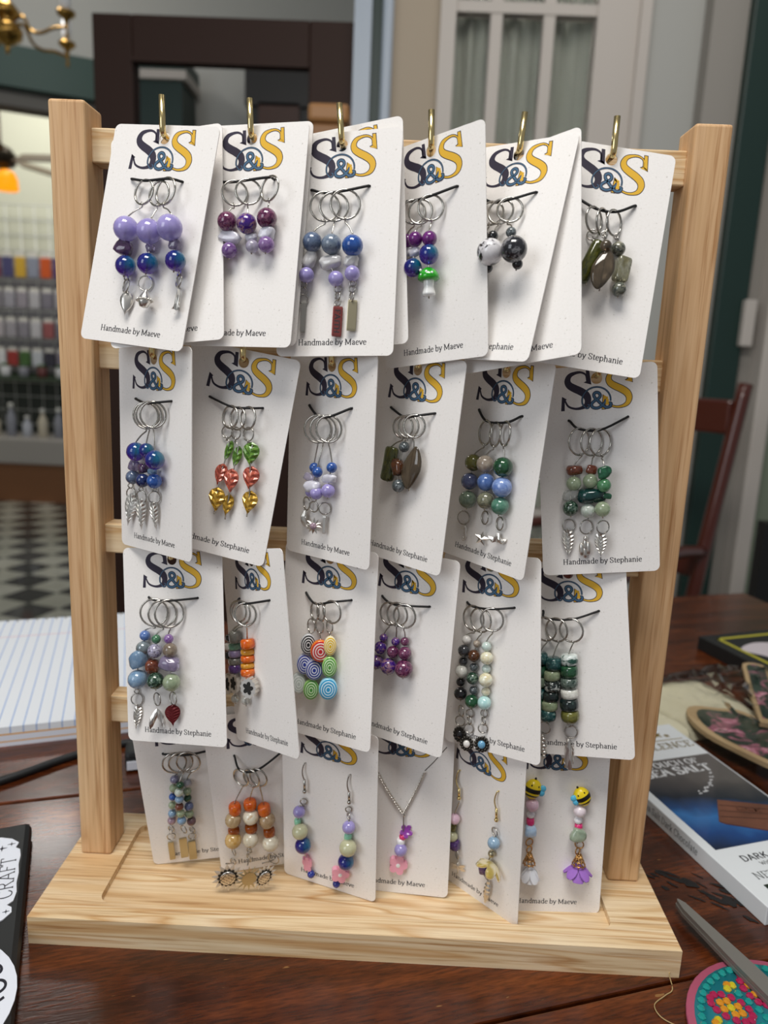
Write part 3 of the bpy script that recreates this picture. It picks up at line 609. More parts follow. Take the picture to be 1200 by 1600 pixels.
["J",-16.2,1.6,-76.9,2.26,2.1,0.14],
["bar",-17.3,1.4,-87.5,1.63,6.19,0.14,"pgold"]]],
["stitch marker of tiny beads with a brown bead and bar charm, middle of three",[["R",-4.4,3.4,-24.7,6.49,6.49,0.14,0],
["b",-6.0,5.8,-38.2,2.18,2.18,0.0,"dgr"],
["b",-7.1,6.1,-42.6,2.49,2.49,0.0,"pwh"],
["b",-7.5,6.1,-47.4,2.5,2.5,0.0,"ltb2"],
["b",-8.1,6.0,-52.5,2.43,2.43,0.0,"brn2"],
["b",-7.9,6.0,-57.4,2.44,2.44,0.0,"pgr"],
["b",-7.9,6.2,-62.2,2.61,2.61,0.0,"ltb2"],
["J",-7.8,5.1,-69.7,2.39,2.39,-0.7],
["bar",-9.3,4.9,-82.9,2.18,6.86,0.14,"pgold"]]],
["stitch marker of tiny beads with a dark plum bead and bar charm, right of three",[["R",-0.1,4.3,-24.3,6.48,6.48,-0.08,0],
["b",-2.6,2.5,-40.0,2.43,2.43,0.0,"gry2"],
["b",-3.3,2.5,-45.5,2.36,2.36,0.0,"pgr"],
["b",-3.7,2.3,-50.4,2.22,2.22,0.0,"dgr"],
["b",-3.5,2.7,-55.9,2.62,2.62,0.0,"slt"],
["b",-4.0,2.7,-61.0,2.63,2.63,0.0,"pgr"],
["b",-3.4,2.7,-66.5,2.64,2.64,0.0,"plm"],
["J",-3.9,1.6,-73.7,1.78,1.78,-0.47],
["J",-4.4,1.6,-78.4,2.11,1.95,0.14],
["bar",-5.5,1.4,-88.7,2.21,6.54,0.14,"pgold"]]]]],
["4.2","white jewelry card, second in bottom row, with orange discs and sunflower charms","S",[-59.77,-8.83,111.21,0.1847,0.0783,-0.1012],[["stitch marker with orange discs, tan beads and facing silver sunflower",[["R",-11.2,3.7,-31.9,5.15,5.15,-0.66,10],
["d",-16.7,3.5,-52.1,3.54,3.46,0.0,"ora"],
["b",-18.4,4.4,-58.6,4.57,4.57,0.0,"tan"],
["d",-18.9,2.5,-67.5,3.34,2.39,0.0,"ord"],
["b",-19.7,4.6,-72.1,4.77,4.77,0.0,"tay"],
["J",-20.4,2.7,-81.6,2.26,2.26,-1.05],
["J",-21.5,1.9,-89.0,1.94,1.94,-0.58],
["sunf",-23.5,18.2,-85.1,9.01,9.47,0.0]]],
["stitch marker with cream beads and the turned matte back of a sunflower",[["R",-5.6,3.8,-33.2,5.46,5.46,-0.64,10],
["d",-8.1,3.0,-51.0,3.71,3.0,0.0,"ora"],
["b",-8.4,4.4,-58.3,4.58,4.58,0.0,"crt"],
["d",-9.0,2.6,-67.0,3.59,2.55,0.0,"ord"],
["b",-10.0,4.4,-73.5,4.63,4.63,0.0,"crt"],
["J",-11.6,1.6,-83.4,1.46,1.46,-0.47],
["J",-12.3,2.8,-87.4,2.43,2.43,-1.08],
["sunb",-11.9,19.7,-86.7,7.47,9.02,0.0]]],
["stitch marker with brown and cream beads and a half turned sunflower",[["R",-1.7,4.0,-33.2,5.45,5.45,-0.54,8],
["d",-0.5,3.3,-55.5,3.73,3.33,0.0,"ora"],
["b",0.5,4.6,-62.1,4.77,4.77,0.0,"brt"],
["d",0.9,2.9,-71.4,3.37,2.89,0.0,"ord"],
["b",1.1,4.6,-77.8,4.82,4.82,0.0,"crt"],
["J",1.6,2.5,-90.8,3.59,3.59,-0.53],
["sunf",-3.5,19.7,-87.2,6.09,9.36,0.0]]]]],
["4.3","white jewelry card, third in bottom row, with lavender and cream earrings","M",[-18.35,-18.12,110.17,-0.3618,0.0543,-0.0028],[["drop earring ending in an edge-on pink flower and blue bead, left of the pair",[["H",[-14.0,-20.6,-13.7,-30.2,-13.7,-37.1],2.5],
["J",-14.8,1.6,-44.4,1.91,1.74,0.44],
["b",-16.8,3.5,-50.4,3.48,3.48,0.0,"lav"],
["d",-18.6,2.1,-58.3,1.93,1.93,0.0,"mnt"],
["b",-15.9,4.4,-62.4,4.54,4.54,0.0,"crg"],
["b",-14.0,4.5,-70.9,4.65,4.65,0.0,"iri"],
["pfl",-12.7,2.0,-84.0,2.66,5.32,0.44,-12],
["b",-10.1,2.3,-90.5,2.22,2.22,0.0,"roy"]]],
["drop earring ending in a facing pink flower and blue bead, right of the pair",[["H",[13.4,-20.5,13.5,-30.2,13.6,-36.1],2.5],
["J",12.9,1.6,-41.3,1.69,1.69,0.44],
["J",13.1,2.1,-45.3,1.87,1.87,-0.76],
["b",14.0,3.7,-50.9,3.64,3.64,0.0,"lav"],
["d",12.9,2.3,-58.5,2.14,2.05,0.0,"mnt"],
["b",14.1,4.8,-63.2,4.85,4.85,0.0,"crg"],
["b",12.8,4.5,-72.9,4.54,4.54,0.0,"iri"],
["pfl",8.5,2.8,-83.3,5.22,5.39,0.44,0],
["b",6.0,2.3,-91.5,2.19,2.19,0.0,"roy"]]]]],
["4.4","white jewelry card, fourth in bottom row, with silver chain necklace","M",[21.68,-8.33,110.07,-0.0981,-0.0625,-0.0181],[["silver rope chain necklace with lavender bead and pink flower pendant",[["N",[-13.6,-23.9,2.2,-48.5,12.9,-23.2],1.5],
["petf",4.1,1.4,-58.7,3.83,2.78,0.07,"vfl"],
["b",2.6,2.3,-61.6,2.26,2.09,0.0,"mag"],
["d",1.5,2.1,-64.8,2.35,1.92,0.0,"wht"],
["b",1.7,3.6,-69.0,3.65,3.65,0.0,"lav"],
["pfl",0.4,1.5,-79.2,5.43,5.78,0.07,0]]]]],
["4.5","sharply turned white jewelry card, fifth in bottom row, with gold hooked earrings","M",[64.07,-20.78,109.43,-0.7853,0.0632,0.009],[["drop earring with pink and olive beads and dragonfly charm, partly hidden at left",[["H",[-13.7,-21.1,-12.5,-31.4,-12.3,-37.0],2.5],
["b",-14.5,3.2,-51.1,3.12,3.12,0.0,"pkb"],
["d",-16.3,2.0,-58.4,2.04,1.87,0.0,"olb"],
["b",-15.8,3.1,-63.5,3.07,3.07,0.0,"crg"],
["c",-13.7,3.1,-68.2,3.06,3.41,0.0,"pur"],
["J",-12.8,2.3,-73.6,2.91,2.91,-0.57],
["dfly",-11.4,2.9,-82.4,5.75,4.28,0.45]]],
["drop earring with blue bead, yellow flower and slim silver figure charm",[["H",[13.1,-20.7,13.5,-30.4,13.8,-36.7],2.5],
["J",12.4,1.6,-45.4,2.41,2.41,-0.29],
["b",13.6,3.6,-50.6,3.45,3.45,0.0,"ltb3"],
["b",11.6,2.3,-59.2,2.03,2.03,0.0,"pgold"],
["petf",13.7,3.7,-64.2,8.08,4.69,0.45,"yfl"],
["c",8.4,3.8,-70.3,3.77,3.77,0.0,"pur"],
["J",8.4,1.6,-76.4,1.65,1.65,-0.16],
["statue",9.6,2.5,-85.0,2.32,7.86,0.0]]]]],
["4.6","white jewelry card, last in bottom row, with bee and flower tassel earrings","M",[107.13,-12.45,108.94,0.0369,-0.1072,-0.0],[["bee earring with light blue chip and white petal tassel, left of the pair",[["bee",-13.5,4.0,-24.4,4.72,6.18,0.0,12],
["b",-13.3,3.8,-33.6,3.67,3.67,0.0,"pkb"],
["b",-13.5,2.5,-39.6,2.29,2.29,0.0,"wht"],
["d",-13.4,2.3,-43.7,2.21,2.05,0.0,"mag"],
["c",-13.3,3.5,-48.7,3.77,3.44,0.0,"pbl"],
["J",-13.1,1.6,-56.2,2.14,2.14,0.27],
["J",-12.9,1.6,-60.3,1.81,1.81,0.47],
["cap",-13.0,3.5,-65.1,3.45,3.45,0.0],
["tas",-12.0,3.2,-73.5,5.93,6.18,0.0,"wpt"]]],
["bee earring with pale green chip and purple petal tassel, right of the pair",[["bee",13.8,3.8,-27.9,4.57,6.03,0.0,-30],
["b",13.1,3.5,-36.5,3.43,3.43,0.0,"pwt"],
["b",12.9,2.5,-42.1,2.3,2.3,0.0,"wht"],
["d",13.4,2.3,-46.0,2.22,2.05,0.0,"mag"],
["c",12.7,4.3,-49.7,4.75,4.26,0.0,"pgc"],
["J",14.7,1.6,-56.6,2.31,2.15,-0.29],
["J",14.0,1.8,-60.3,1.82,1.82,0.59],
["cap",14.4,3.7,-64.9,3.7,3.46,0.0],
["tas",14.4,3.3,-72.4,10.72,6.27,0.0,"ppt"]]]]]],[[-104.3,-15.1,409.0,-0.2,16.6],[-63.3,-13.9,410.6,-0.7,15.4],[-20.6,-16.7,408.6,-1.6,15.9],[20.9,-16.5,407.8,-0.8,15.5],[61.5,-18.1,407.2,1.1,16.1],[103.8,-20.8,406.0,0.1,16.3],[-110.3,-19.0,307.2,0.8,15],[-65.6,-19.5,307.5,0.4,15],[-22.4,-18.9,307.4,0.1,15],[19.9,-18.2,307.5,-0.1,15],[63.0,-20.1,308.1,-0.4,15],[107.7,-17.6,307.1,-0.8,15],[-104.2,-14.7,204.0,0.8,15],[-61.5,-19.4,206.6,0.4,15],[-20.9,-15.2,208.7,0.1,15],[20.3,-17.2,208.5,-0.1,15],[62.5,-17.8,209.2,-0.4,15],[103.9,-13.3,206.2,-0.8,15],[-98.7,-14.5,112.5,0.8,11],[-59.8,-11.4,112.4,0.4,11],[-18.3,-20.7,111.4,0.1,11],[21.7,-10.9,111.3,-0.1,11],[64.1,-23.4,110.6,-0.4,11],[107.1,-15.1,110.1,-0.8,11]]]'''

# ------------------------------------------------------------------ materials
pores = [(.30, '#cdb9a4'), (.46, '#f2ece6'), (.7, '#ffffff')]
pine_x = wood('pine_along_x', 0, [(.28, '#cfa877'), (.40, '#e2c499'), (.47, '#ecd5b0'), (.505, '#d0a876'), (.53, '#e8cfa6'), (.60, '#f0dcba'), (.645, '#d8b486'), (.68, '#ecd5ae')], pores)
pine_z = wood('pine_along_z', 2, [(.28, '#cfa678'), (.40, '#d9b286'), (.48, '#dfba90'), (.51, '#d0a87c'), (.54, '#ddb88c'), (.62, '#e3c298'), (.655, '#d6af82'), (.70, '#e1be94')], pores, .8)
table_wood = None
def make_table_wood():
    m, nt, b = new_mat('mahogany_table')
    v = coords(nt, (0.35, 2.2, 1))
    f = noise_tex(nt, v, 14, 6, .65, .8)
    col = ramp(nt, f, [(.3, '#301206'), (.5, '#54260e'), (.62, '#6e3616'), (.8, '#8a4c20')])
    v2 = coords(nt, (8, 60, 1), rot=(0, 0, .12)); f2 = noise_tex(nt, v2, 11, 4, .6)
    fl = ramp(nt, f2, [(.36, '#9c9c9c'), (.6, '#ffffff')])
    mu = node(nt, 'ShaderNodeMix', data_type='RGBA', blend_type='MULTIPLY'); mu.inputs['Factor'].default_value = .8
    nt.links.new(col, mu.inputs['A']); nt.links.new(fl, mu.inputs['B'])
    v3 = coords(nt, (30, 110, 1), rot=(0, 0, -.25)); f3 = noise_tex(nt, v3, 2.2, 2, .5)
    sc = ramp(nt, f3, [(.735, '#000000'), (.76, '#ffffff')])
    mx = node(nt, 'ShaderNodeMix', data_type='RGBA'); nt.links.new(sc, mx.inputs['Factor'])
    nt.links.new(mu.outputs['Result'], mx.inputs['A']); mx.inputs['B'].default_value = lin('#8a6238')
    v4 = coords(nt, (28, 90, 1), rot=(0, 0, .5)); f4 = noise_tex(nt, v4, 1.1, 5, .7)
    nt.links.new(mx.outputs['Result'], b.inputs['Base Color'])
    setin(b, rough=.26, coat=.25, coatr=.12)
    bp = node(nt, 'ShaderNodeBump'); bp.inputs['Strength'].default_value = .25; bp.inputs['Distance'].default_value = .0008
    nt.links.new(f2, bp.inputs['Height']); nt.links.new(bp.outputs[0], b.inputs['Normal'])
    return m
table_wood = make_table_wood()
def make_paper():
    m, nt, b = new_mat('speckled_card')
    v = coords(nt, (1, 1, 1)); f = noise_tex(nt, v, 900, 2, .6)
    c = ramp(nt, f, [(.26, '#c9c3bd'), (.34, '#efebe7'), (.7, '#f3efec')])
    nt.links.new(c, b.inputs['Base Color']); setin(b, rough=.7, spec=.25)
    return m
paper = make_paper()
ink_dark = mat('logo_ink_dark', '#2b2438', rough=.7); ink_yellow = mat('logo_ink_yellow', '#e2b12f', rough=.7)
ink_blue = mat('logo_ink_blue', '#3f6684', rough=.7); ink_text = mat('text_ink', '#26242b', rough=.7)
cord_m = mat('black_cord', '#0c0b0d', rough=.6)
steel = mat('ring_steel', '#b9b5ae', metal=1, rough=.2); silver = mat('antique_silver', '#dedad3', metal=1, rough=.3); petal_silver = mat('petal_silver', '#dcd8d0', metal=.75, rough=.45)
sil_dk = mat('blackened_silver', '#4a4742', metal=1, rough=.35); brass = mat('polished_brass', '#e6cf94', metal=1, rough=.2)
gold = mat('rose_gold', '#c99a5c', metal=1, rough=.2); copper = mat('copper_loop', '#a8693a', metal=1, rough=.25)
BM = {}
def st(k, *stops, **kw): BM[k] = stone('bead_'+k, list(stops), **kw)
def gl(k, c1, c2, trans=.6, **kw): BM[k] = stone('glass_'+k, [(.3, c1), (.7, c2)], trans=trans, rough=kw.pop('rough', .06), ior=1.45, **kw)
st('lav', (.3, '#a397dc'), (.7, '#c4b9f2'), trans=.3, scale=.8); gl('amd', '#4d3458', '#7a5c86', .5); gl('amg', '#8d82a8', '#b7a9c4', .55)
st('jas', (.3, '#2b1033'), (.48, '#5c2348'), (.56, '#84506a'), (.66, '#46184f'), scale=2.2); st('jap', (.3, '#2a1270'), (.5, '#4a2380'), (.58, '#a07a80'), (.66, '#3a155e'), scale=2.0)
st('wch', (.3, '#d4d2e2'), (.7, '#eeedf4'), trans=.15); gl('am2', '#6f2c9a', '#c9a8dc', .45); gl('lcl', '#cbbfe0', '#e9e6f2', .6)
st('bgr', (.3, '#3c4c6e'), (.55, '#64748e'), (.72, '#2e3a5a'), scale=1.5); st('gbl', (.3, '#51627c'), (.55, '#7d8a99'), (.66, '#3d4766'), scale=1.3)
st('blu', (.3, '#1c3f86'), (.7, '#3562ae')); st('nav', (.3, '#121c44'), (.7, '#27386c')); st('moon', (.3, '#c8c6c8'), (.7, '#e9e7e6'), trans=.2, scale=1)
gl('amb', '#5a1468', '#8e3c98', .35); st('blk', (.3, '#0d0d10'), (.7, '#232326')); st('bwm', (.38, '#e6e4e6'), (.52, '#d2cfd2'), (.56, '#17161a'), (.8, '#0f0f12'), scale=.9)
st('bmb', (.35, '#15151a'), (.52, '#2c2c31'), (.62, '#8b8a8e'), (.7, '#1c1c20'), scale=1.5); st('gry', (.3, '#5c6467'), (.5, '#3b4245'), (.7, '#8b9396'))
gl('olv', '#1f2c14', '#6a6a2c', .3, scale=2); gl('smk', '#5c4f40', '#8a7a64', .7); st('band', (.3, '#3e4542'), (.46, '#737466'), (.5, '#23292a'), (.6, '#8d8a78'), scale=1.0, dist=.2)
gl('amc', '#8c8452', '#d6d6c4', .65, scale=1.5); gl('clb', '#6f92b8', '#9fbbd4', .35); st('slt', (.3, '#444c74'), (.7, '#6b7596'))
gl('brn', '#3a2015', '#6e4428', .2); st('olb', (.3, '#4c4a1c'), (.7, '#7b7a3c')); st('ggr', (.3, '#5d6f5c'), (.7, '#8c9c86'), trans=.2)
st('bei', (.3, '#8d7d6e'), (.7, '#b7ab9c')); st('blj', (.3, '#3a5c9c'), (.7, '#6f8cc4')); st('lab', (.3, '#4d5245'), (.6, '#87856e'), (.8, '#5d6460'), scale=3)
st('dgr', (.3, '#0f3422'), (.7, '#2b5c3c')); st('ltb', (.3, '#5676b8'), (.6, '#8fa5d4'), (.75, '#4d68a6'), scale=2); gl('avg', '#3f7c66', '#7aa892', .25)
st('brn2', (.3, '#4e2218'), (.6, '#7c4430'), (.8, '#321711'), scale=2); gl('pgr', '#a3b894', '#cbd8b8', .5); gl('clr', '#d2d6d0', '#f0f0ee', .75)
st('mos', (.35, '#12241a'), (.52, '#274434'), (.62, '#7d8f80'), (.7, '#1a3226'), scale=2.4); st('dgc', (.3, '#06282a'), (.7, '#134440'), trans=.1); st('pwh', (.35, '#b9c8b6'), (.7, '#e8ebe6'), trans=.2)
st('grc', (.3, '#14402c'), (.7, '#2d6e4c')); gl('grt', '#3f8a55', '#7bb487', .4); st('pea', (.3, '#68747c'), (.7, '#97a2a6'), coat=.8, metal=.3)
st('ltb2', (.3, '#6384a6'), (.7, '#94aec4')); st('grd', (.3, '#22513a'), (.6, '#4f8260'), scale=3); st('dot', (.4, '#8f8aa8'), (.52, '#b9b5c6'), (.6, '#3e364c'), (.8, '#5d5570'), scale=3)
gl('smb', '#7c6c60', '#b4a48e', .4); st('whb', (.35, '#dcd8d2'), (.62, '#f2f0ec'), (.72, '#3c3836'), scale=2); gl('gdk', '#6b6a64', '#96958c', .4)
gl('jad', '#5f9a82', '#8fbca2', .2); gl('lil', '#8c7ca8', '#aea0c4', .35); gl('pur', '#3c1f5c', '#6e4a92', .35); gl('ora', '#dc4c0c', '#f08022', .25); gl('amr', '#d88a14', '#f0b03a', .25)
st('gdk2', (.3, '#1e1f22'), (.6, '#45464a'), scale=3); st('mwh', (.35, '#c9c9bf'), (.7, '#f0efe9'), scale=2); st('paq', (.3, '#b3c8c2'), (.7, '#d4e0d8')); st('crm', (.35, '#d2c49a'), (.6, '#e6e6d2'), (.75, '#c4d8c8'), scale=1.4)
st('aqu', (.3, '#9fcccc'), (.7, '#c4e2de')); st('tqs', (.4, '#4f8fb8'), (.6, '#7ab0d0'), (.7, '#2a3a48'), scale=3)
st('dtl', (.35, '#0b2c30'), (.55, '#1e5050'), (.7, '#9bb4ac'), scale=1.5); st('sag', (.3, '#7c8c6a'), (.7, '#a8b494')); st('bgm', (.4, '#15191a'), (.52, '#3c4644'), (.6, '#c2c8c4'), scale=1.8)
st('dgm', (.35, '#0d1416'), (.6, '#20302e'), (.75, '#51645c'), scale=2); st('gwh', (.42, '#1d4a3e'), (.5, '#c9d4d0'), (.7, '#e6ece8'), scale=.8); st('ggm', (.35, '#2a3c34'), (.55, '#66746c'), (.7, '#a9b0a8'), scale=2)
st('slt2', (.3, '#62607c'), (.7, '#8a869c')); gl('pnk2', '#a88a9c', '#c8aebc', .4); st('gry2', (.3, '#8d8c94'), (.7, '#aeacb2')); st('plm', (.3, '#4c343c'), (.7, '#7c5c60'))
st('tan', (.3, '#a88c64'), (.7, '#cbb48e'), trans=.1); st('tay', (.35, '#b98c40'), (.7, '#dcc08a')); gl('ord', '#a04410', '#cc6a20', .25); st('crt', (.3, '#c8bca0'), (.6, '#e6dfcc'), (.72, '#b9822e'), scale=.8); st('brt', (.3, '#866a4c'), (.6, '#b09674'), (.75, '#7a5434'))
st('mnt', (.3, '#8edcb4'), (.7, '#a8ecc8')); st('crg', (.3, '#c9c8a0'), (.7, '#dcdcb8'), trans=.2); gl('roy', '#1c2c8c', '#3a4cb0', .2); st('mag', (.3, '#d81f6a'), (.7, '#ea4486')); st('wht', (.3, '#ecebee'), (.7, '#f7f6f8'))
st('pkb', (.3, '#e2b4cc'), (.7, '#f2d4e2'), trans=.15); st('pwt', (.3, '#eedde6'), (.7, '#f8eef2'), trans=.15); gl('ltb3', '#8cb0d0', '#b0cce0', .3); st('pbl', (.3, '#a9c8e8'), (.7, '#c8def2')); gl('pgc', '#9cb098', '#c2d0b8', .35)
BM['pgold'] = mat('pale_gold', '#bdb396', metal=1, rough=.36); BM['dkm'] = mat('bar_steel', '#a9a49c', metal=1, rough=.3); BM['redm'] = mat('red_bar', '#8c4a48', metal=.7, rough=.35); BM['sil'] = silver
BM['grn'] = stone('leaf_green', [(.35, '#33581a'), (.55, '#5e8a2c'), (.75, '#8cae4a')], scale=3, rough=.28, metal=.12); BM['cor'] = stone('leaf_coral', [(.35, '#8c3226'), (.55, '#bc5c48'), (.75, '#d68c6c')], scale=3, rough=.28, metal=.12); BM['gld'] = stone('leaf_gold', [(.35, '#8e6a14'), (.55, '#c49a34'), (.75, '#dcbc60')], scale=3, rough=.25, metal=.45)
MUSHGREEN = stone('mushroom_green', [(.3, '#0f8a14'), (.7, '#3cc42c')], rough=.08, trans=.1); white_gl = mat('white_glass', '#f2f2f0', rough=.12, coat=.4)
PINKF = mat('pink_clay', '#f3a9bd', rough=.45); VFL = mat('violet_petal', '#a44cb8', rough=.15, trans=.45); YFL = mat('yellow_petal', '#dcc870', rough=.12, trans=.6)
BEEY = mat('bee_yellow', '#e8cc1c', rough=.3); BEEK = mat('bee_black', '#14120e', rough=.3); BEEB = mat('bee_wing', '#58b8dc', rough=.4)
WPT = mat('white_petal', '#f2f2f6', rough=.7, sss=.1); PPT = mat('purple_petal', '#a06ac4', rough=.7, sss=.1)
RLEAF = mat('maroon_enamel', '#6a2024', rough=.25, metal=.5)
def make_iri():
    m, nt, b = new_mat('iridescent_glass')
    tc = node(nt, 'ShaderNodeTexCoord'); se = node(nt, 'ShaderNodeSeparateXYZ'); nt.links.new(tc.outputs['Object'], se.inputs[0])
    mr = node(nt, 'ShaderNodeMapRange'); nt.links.new(se.outputs['X'], mr.inputs[0]); mr.inputs[1].default_value = -1; mr.inputs[2].default_value = 1
    c1 = ramp(nt, mr.outputs[0], [(.15, '#2a1f9c'), (.5, '#1c3f9e'), (.85, '#1487a4')])
    mz = node(nt, 'ShaderNodeMapRange'); nt.links.new(se.outputs['Z'], mz.inputs[0]); mz.inputs[1].default_value = -1; mz.inputs[2].default_value = .2; mz.inputs[3].default_value = 1; mz.inputs[4].default_value = 0
    mx = node(nt, 'ShaderNodeMix', data_type='RGBA'); nt.links.new(mz.outputs[0], mx.inputs['Factor']); nt.links.new(c1, mx.inputs['A']); mx.inputs['B'].default_value = lin('#7a2cb8')
    nt.links.new(mx.outputs['Result'], b.inputs['Base Color']); setin(b, rough=.04, trans=.6, coat=.5)
    return m
BM['iri'] = make_iri()
SWC = dict(blk=('#121214', '#e8e8ea'), ryb=('#2a3a9c', '#e6e8f4'), wcl=('#c8d0cc', '#eef2f0'), yel=('#e4b81c', '#f4ecc8'), lgr=('#4f9a3c', '#d8ecc4'), cya=('#2c9cd2', '#d6f0fa'), rdo=('#c8202c', '#f4e4e0'))
SWR = dict(rdo='#ee7a1c', lgr='#a4d47c', cya='#9cd8f0', yel='#f2e8c0', wcl='#dde4e0', ryb='#c4cae8', blk='#d4d4d8')

# ------------------------------------------------------------------ shared unit shapes (radius 1)
def cached(key, fn):
    if key not in MESH: MESH[key] = fn()
    return MESH[key]
def sphere_geo(n=18, r=11):
    vs = [(0, 0, 1)]; fs = []
    for i in range(1, r):
        t = PI*i/r
        for k in range(n): vs.append((math.sin(t)*math.cos(2*PI*k/n), math.sin(t)*math.sin(2*PI*k/n), math.cos(t)))
    vs.append((0, 0, -1)); L = len(vs)-1
    for k in range(n):
        k2 = (k+1) % n
        fs.append((0, 1+k, 1+k2)); fs.append((L, 1+(r-2)*n+k2, 1+(r-2)*n+k))
        for i in range(r-2): fs.append((1+i*n+k, 1+(i+1)*n+k, 1+(i+1)*n+k2, 1+i*n+k2))
    return vs, fs
def sphere(m, n=18, r=11): return cached(('sph', m.name, n), lambda: mk_mesh('bead', *sphere_geo(n, r), m))
def disc(m): return cached(('disc', m.name), lambda: lathe('disc_bead', [(.25, -.95), (.72, -1), (.93, -.75), (1, -.3), (1, .3), (.93, .75), (.72, 1), (.25, .95)], m, 20))
def tubeb(m): return cached(('tube', m.name), lambda: lathe('tube_bead', [(.3, -1), (.75, -.98), (.95, -.9), (1, -.75), (.95, 0), (1, .75), (.95, .9), (.75, .98), (.3, 1)], m, 14))
def chip(m, k):
    def f():
        bm = bmesh.new(); bmesh.ops.create_icosphere(bm, subdivisions=3, radius=1)
        for v in bm.verts:
            d = noise.noise(v.co*.8+Vector((k*7.3, k*3.1, 0))); e = noise.noise(v.co*2.0+Vector((0, k*5.7, 2)))
            v.co = Vector([math.copysign(abs(q)**.72, q) for q in v.co])*.9*(1+.30*d+.12*e)
            v.co.x = max(-.98, min(.98, v.co.x)); v.co.z = max(-.92, min(.92, v.co.z))
        return from_bm('chip_bead', bm, m, True)
    return cached(('chip', m.name, k), f)
def cubeb(m): return cached(('cube', m.name), lambda: box_me('cube_bead', 2, 1.7, 2, m, .35, 3))
def dropb(m):
    def f():
        vs, fs = sphere_geo(22, 16); out = []
        for x, y, z in vs:
            wv = 1-.28*max(0, z)**1.5-.12*max(0, -z); tw = .5*z
            X, Y = x*wv, y*wv*.95
            out.append((X*math.cos(tw)-Y*.3*math.sin(tw)+.12*math.sin(2.2*z), Y+.25*X*X*z, z))
        return mk_mesh('teardrop_bead', out, fs, m)
    return cached(('drop', m.name), f)
def leaf_geo(ribs=6, veins=.16, pointed=1.0):
    N = ribs*2; vs = []; fs = []
    def wd(t): return max(.02, math.sin(PI*min(1, max(0, t))**.8)**(.75)*(1-.15*t))
    for side in (0, 1):
        for i in range(N+1):
            t = i/N; z = 1-2*t; w_ = wd(t); al = (i % 2)
            yb = -.30*math.sin(PI*t)**.5
            if side == 0:
                vs += [(-w_, 0, z+.26), (-w_*.5, yb*.6+(veins*.6 if al else -veins*.5), z+.10), (0, yb+veins*.5, z-.12), (w_*.5, yb*.6+(veins*.6 if al else -veins*.5), z+.10), (w_, 0, z+.26)]
            else:
                vs += [(-w_, .12, z+.26), (-w_*.5, .2, z+.10), (0, .22, z-.12), (w_*.5, .2, z+.10), (w_, .12, z+.26)]
    M_ = (N+1)*5
    for i in range(N):
        for k in range(4):
            a = i*5+k
            fs.append((a, a+5, a+6, a+1)); fs.append((M_+a, M_+a+1, M_+a+6, M_+a+5))
        for k in (0, 4):
            a = i*5+k; fs.append((a, M_+a, M_+a+5, a+5) if k == 0 else (a, a+5, M_+a+5, M_+a))
    return vs, fs
def leafm(m, ribs=6, veins=.16): return cached(('leaf', m.name, ribs, veins), lambda: mk_mesh('leaf', *leaf_geo(ribs, veins), m, veins < .05))
def swirl(k):
    def f():
        base, wh = SWC[k]; mats = [mat('swirl_'+k+'_base', base, rough=.15, coat=.5), mat('swirl_'+k+'_line', wh, rough=.15, coat=.5), mat('swirl_'+k+'_rim', SWR[k], rough=.12, coat=.5)]
        rad = [.03, .20, .31, .45, .56, .70, .81, .93, 1.0]; n = 30; vs = []; fs = []; mi = []
        def ringv(r, y): vs.extend((r*math.cos(2*PI*q/n), y, r*math.sin(2*PI*q/n)) for q in range(n))
        for i, r in enumerate(rad): ringv(r, -.48+.10*max(0, r-.7)**1*(3 if r > .89 else 1) - .08*(1-r*r))
        ringv(1.04, -.1); ringv(1.0, .35); ringv(.8, .46)
        T = len(rad)+3
        for i in range(T-1):
            for q in range(n):
                q2 = (q+1) % n; fs.append((i*n+q, i*n+q2, (i+1)*n+q2, (i+1)*n+q))
                mi.append((i % 2) if i < 7 else 2)
        fs.append(tuple(range(n))[::-1]); mi.append(0); fs.append(tuple((T-1)*n+q for q in range(n))); mi.append(2)
        return mk_mesh('swirl_bead', vs, fs, mats, True, mi)
    return cached(('sw', k), f)
def torus(R, r, m, n=22, k=7):
    R = round(R, 1)
    return cached(('tor', R, r, m.name), lambda: tube('ring', [(R*MM*math.cos(2*PI*i/n), 0, R*MM*math.sin(2*PI*i/n)) for i in range(n)], r*MM, m, k, True))
def scallop(n, r0, r1, sub=6, p=1.0):
    return [((r0+(r1-r0)*abs(math.cos(n*a/2))**p)*math.cos(a), (r0+(r1-r0)*abs(math.cos(n*a/2))**p)*math.sin(a)) for a in [2*PI*i/(n*sub) for i in range(n*sub)]]
def starpts(n, r0, r1): return [((r1 if i % 2 == 0 else r0)*math.sin(PI*i/n), (r1 if i % 2 == 0 else r0)*math.cos(PI*i/n)) for i in range(2*n)]
def join_geo(parts):
    vs, fs = [], []
    for v, f, (ox, oy, oz), (sx, sy, sz) in parts:
        b = len(vs); vs += [(ox+x*sx, oy+y*sy, oz+z*sz) for x, y, z in v]; fs += [tuple(b+i for i in q) for q in f]
    return vs, fs
SPH8 = sphere_geo(8, 5)
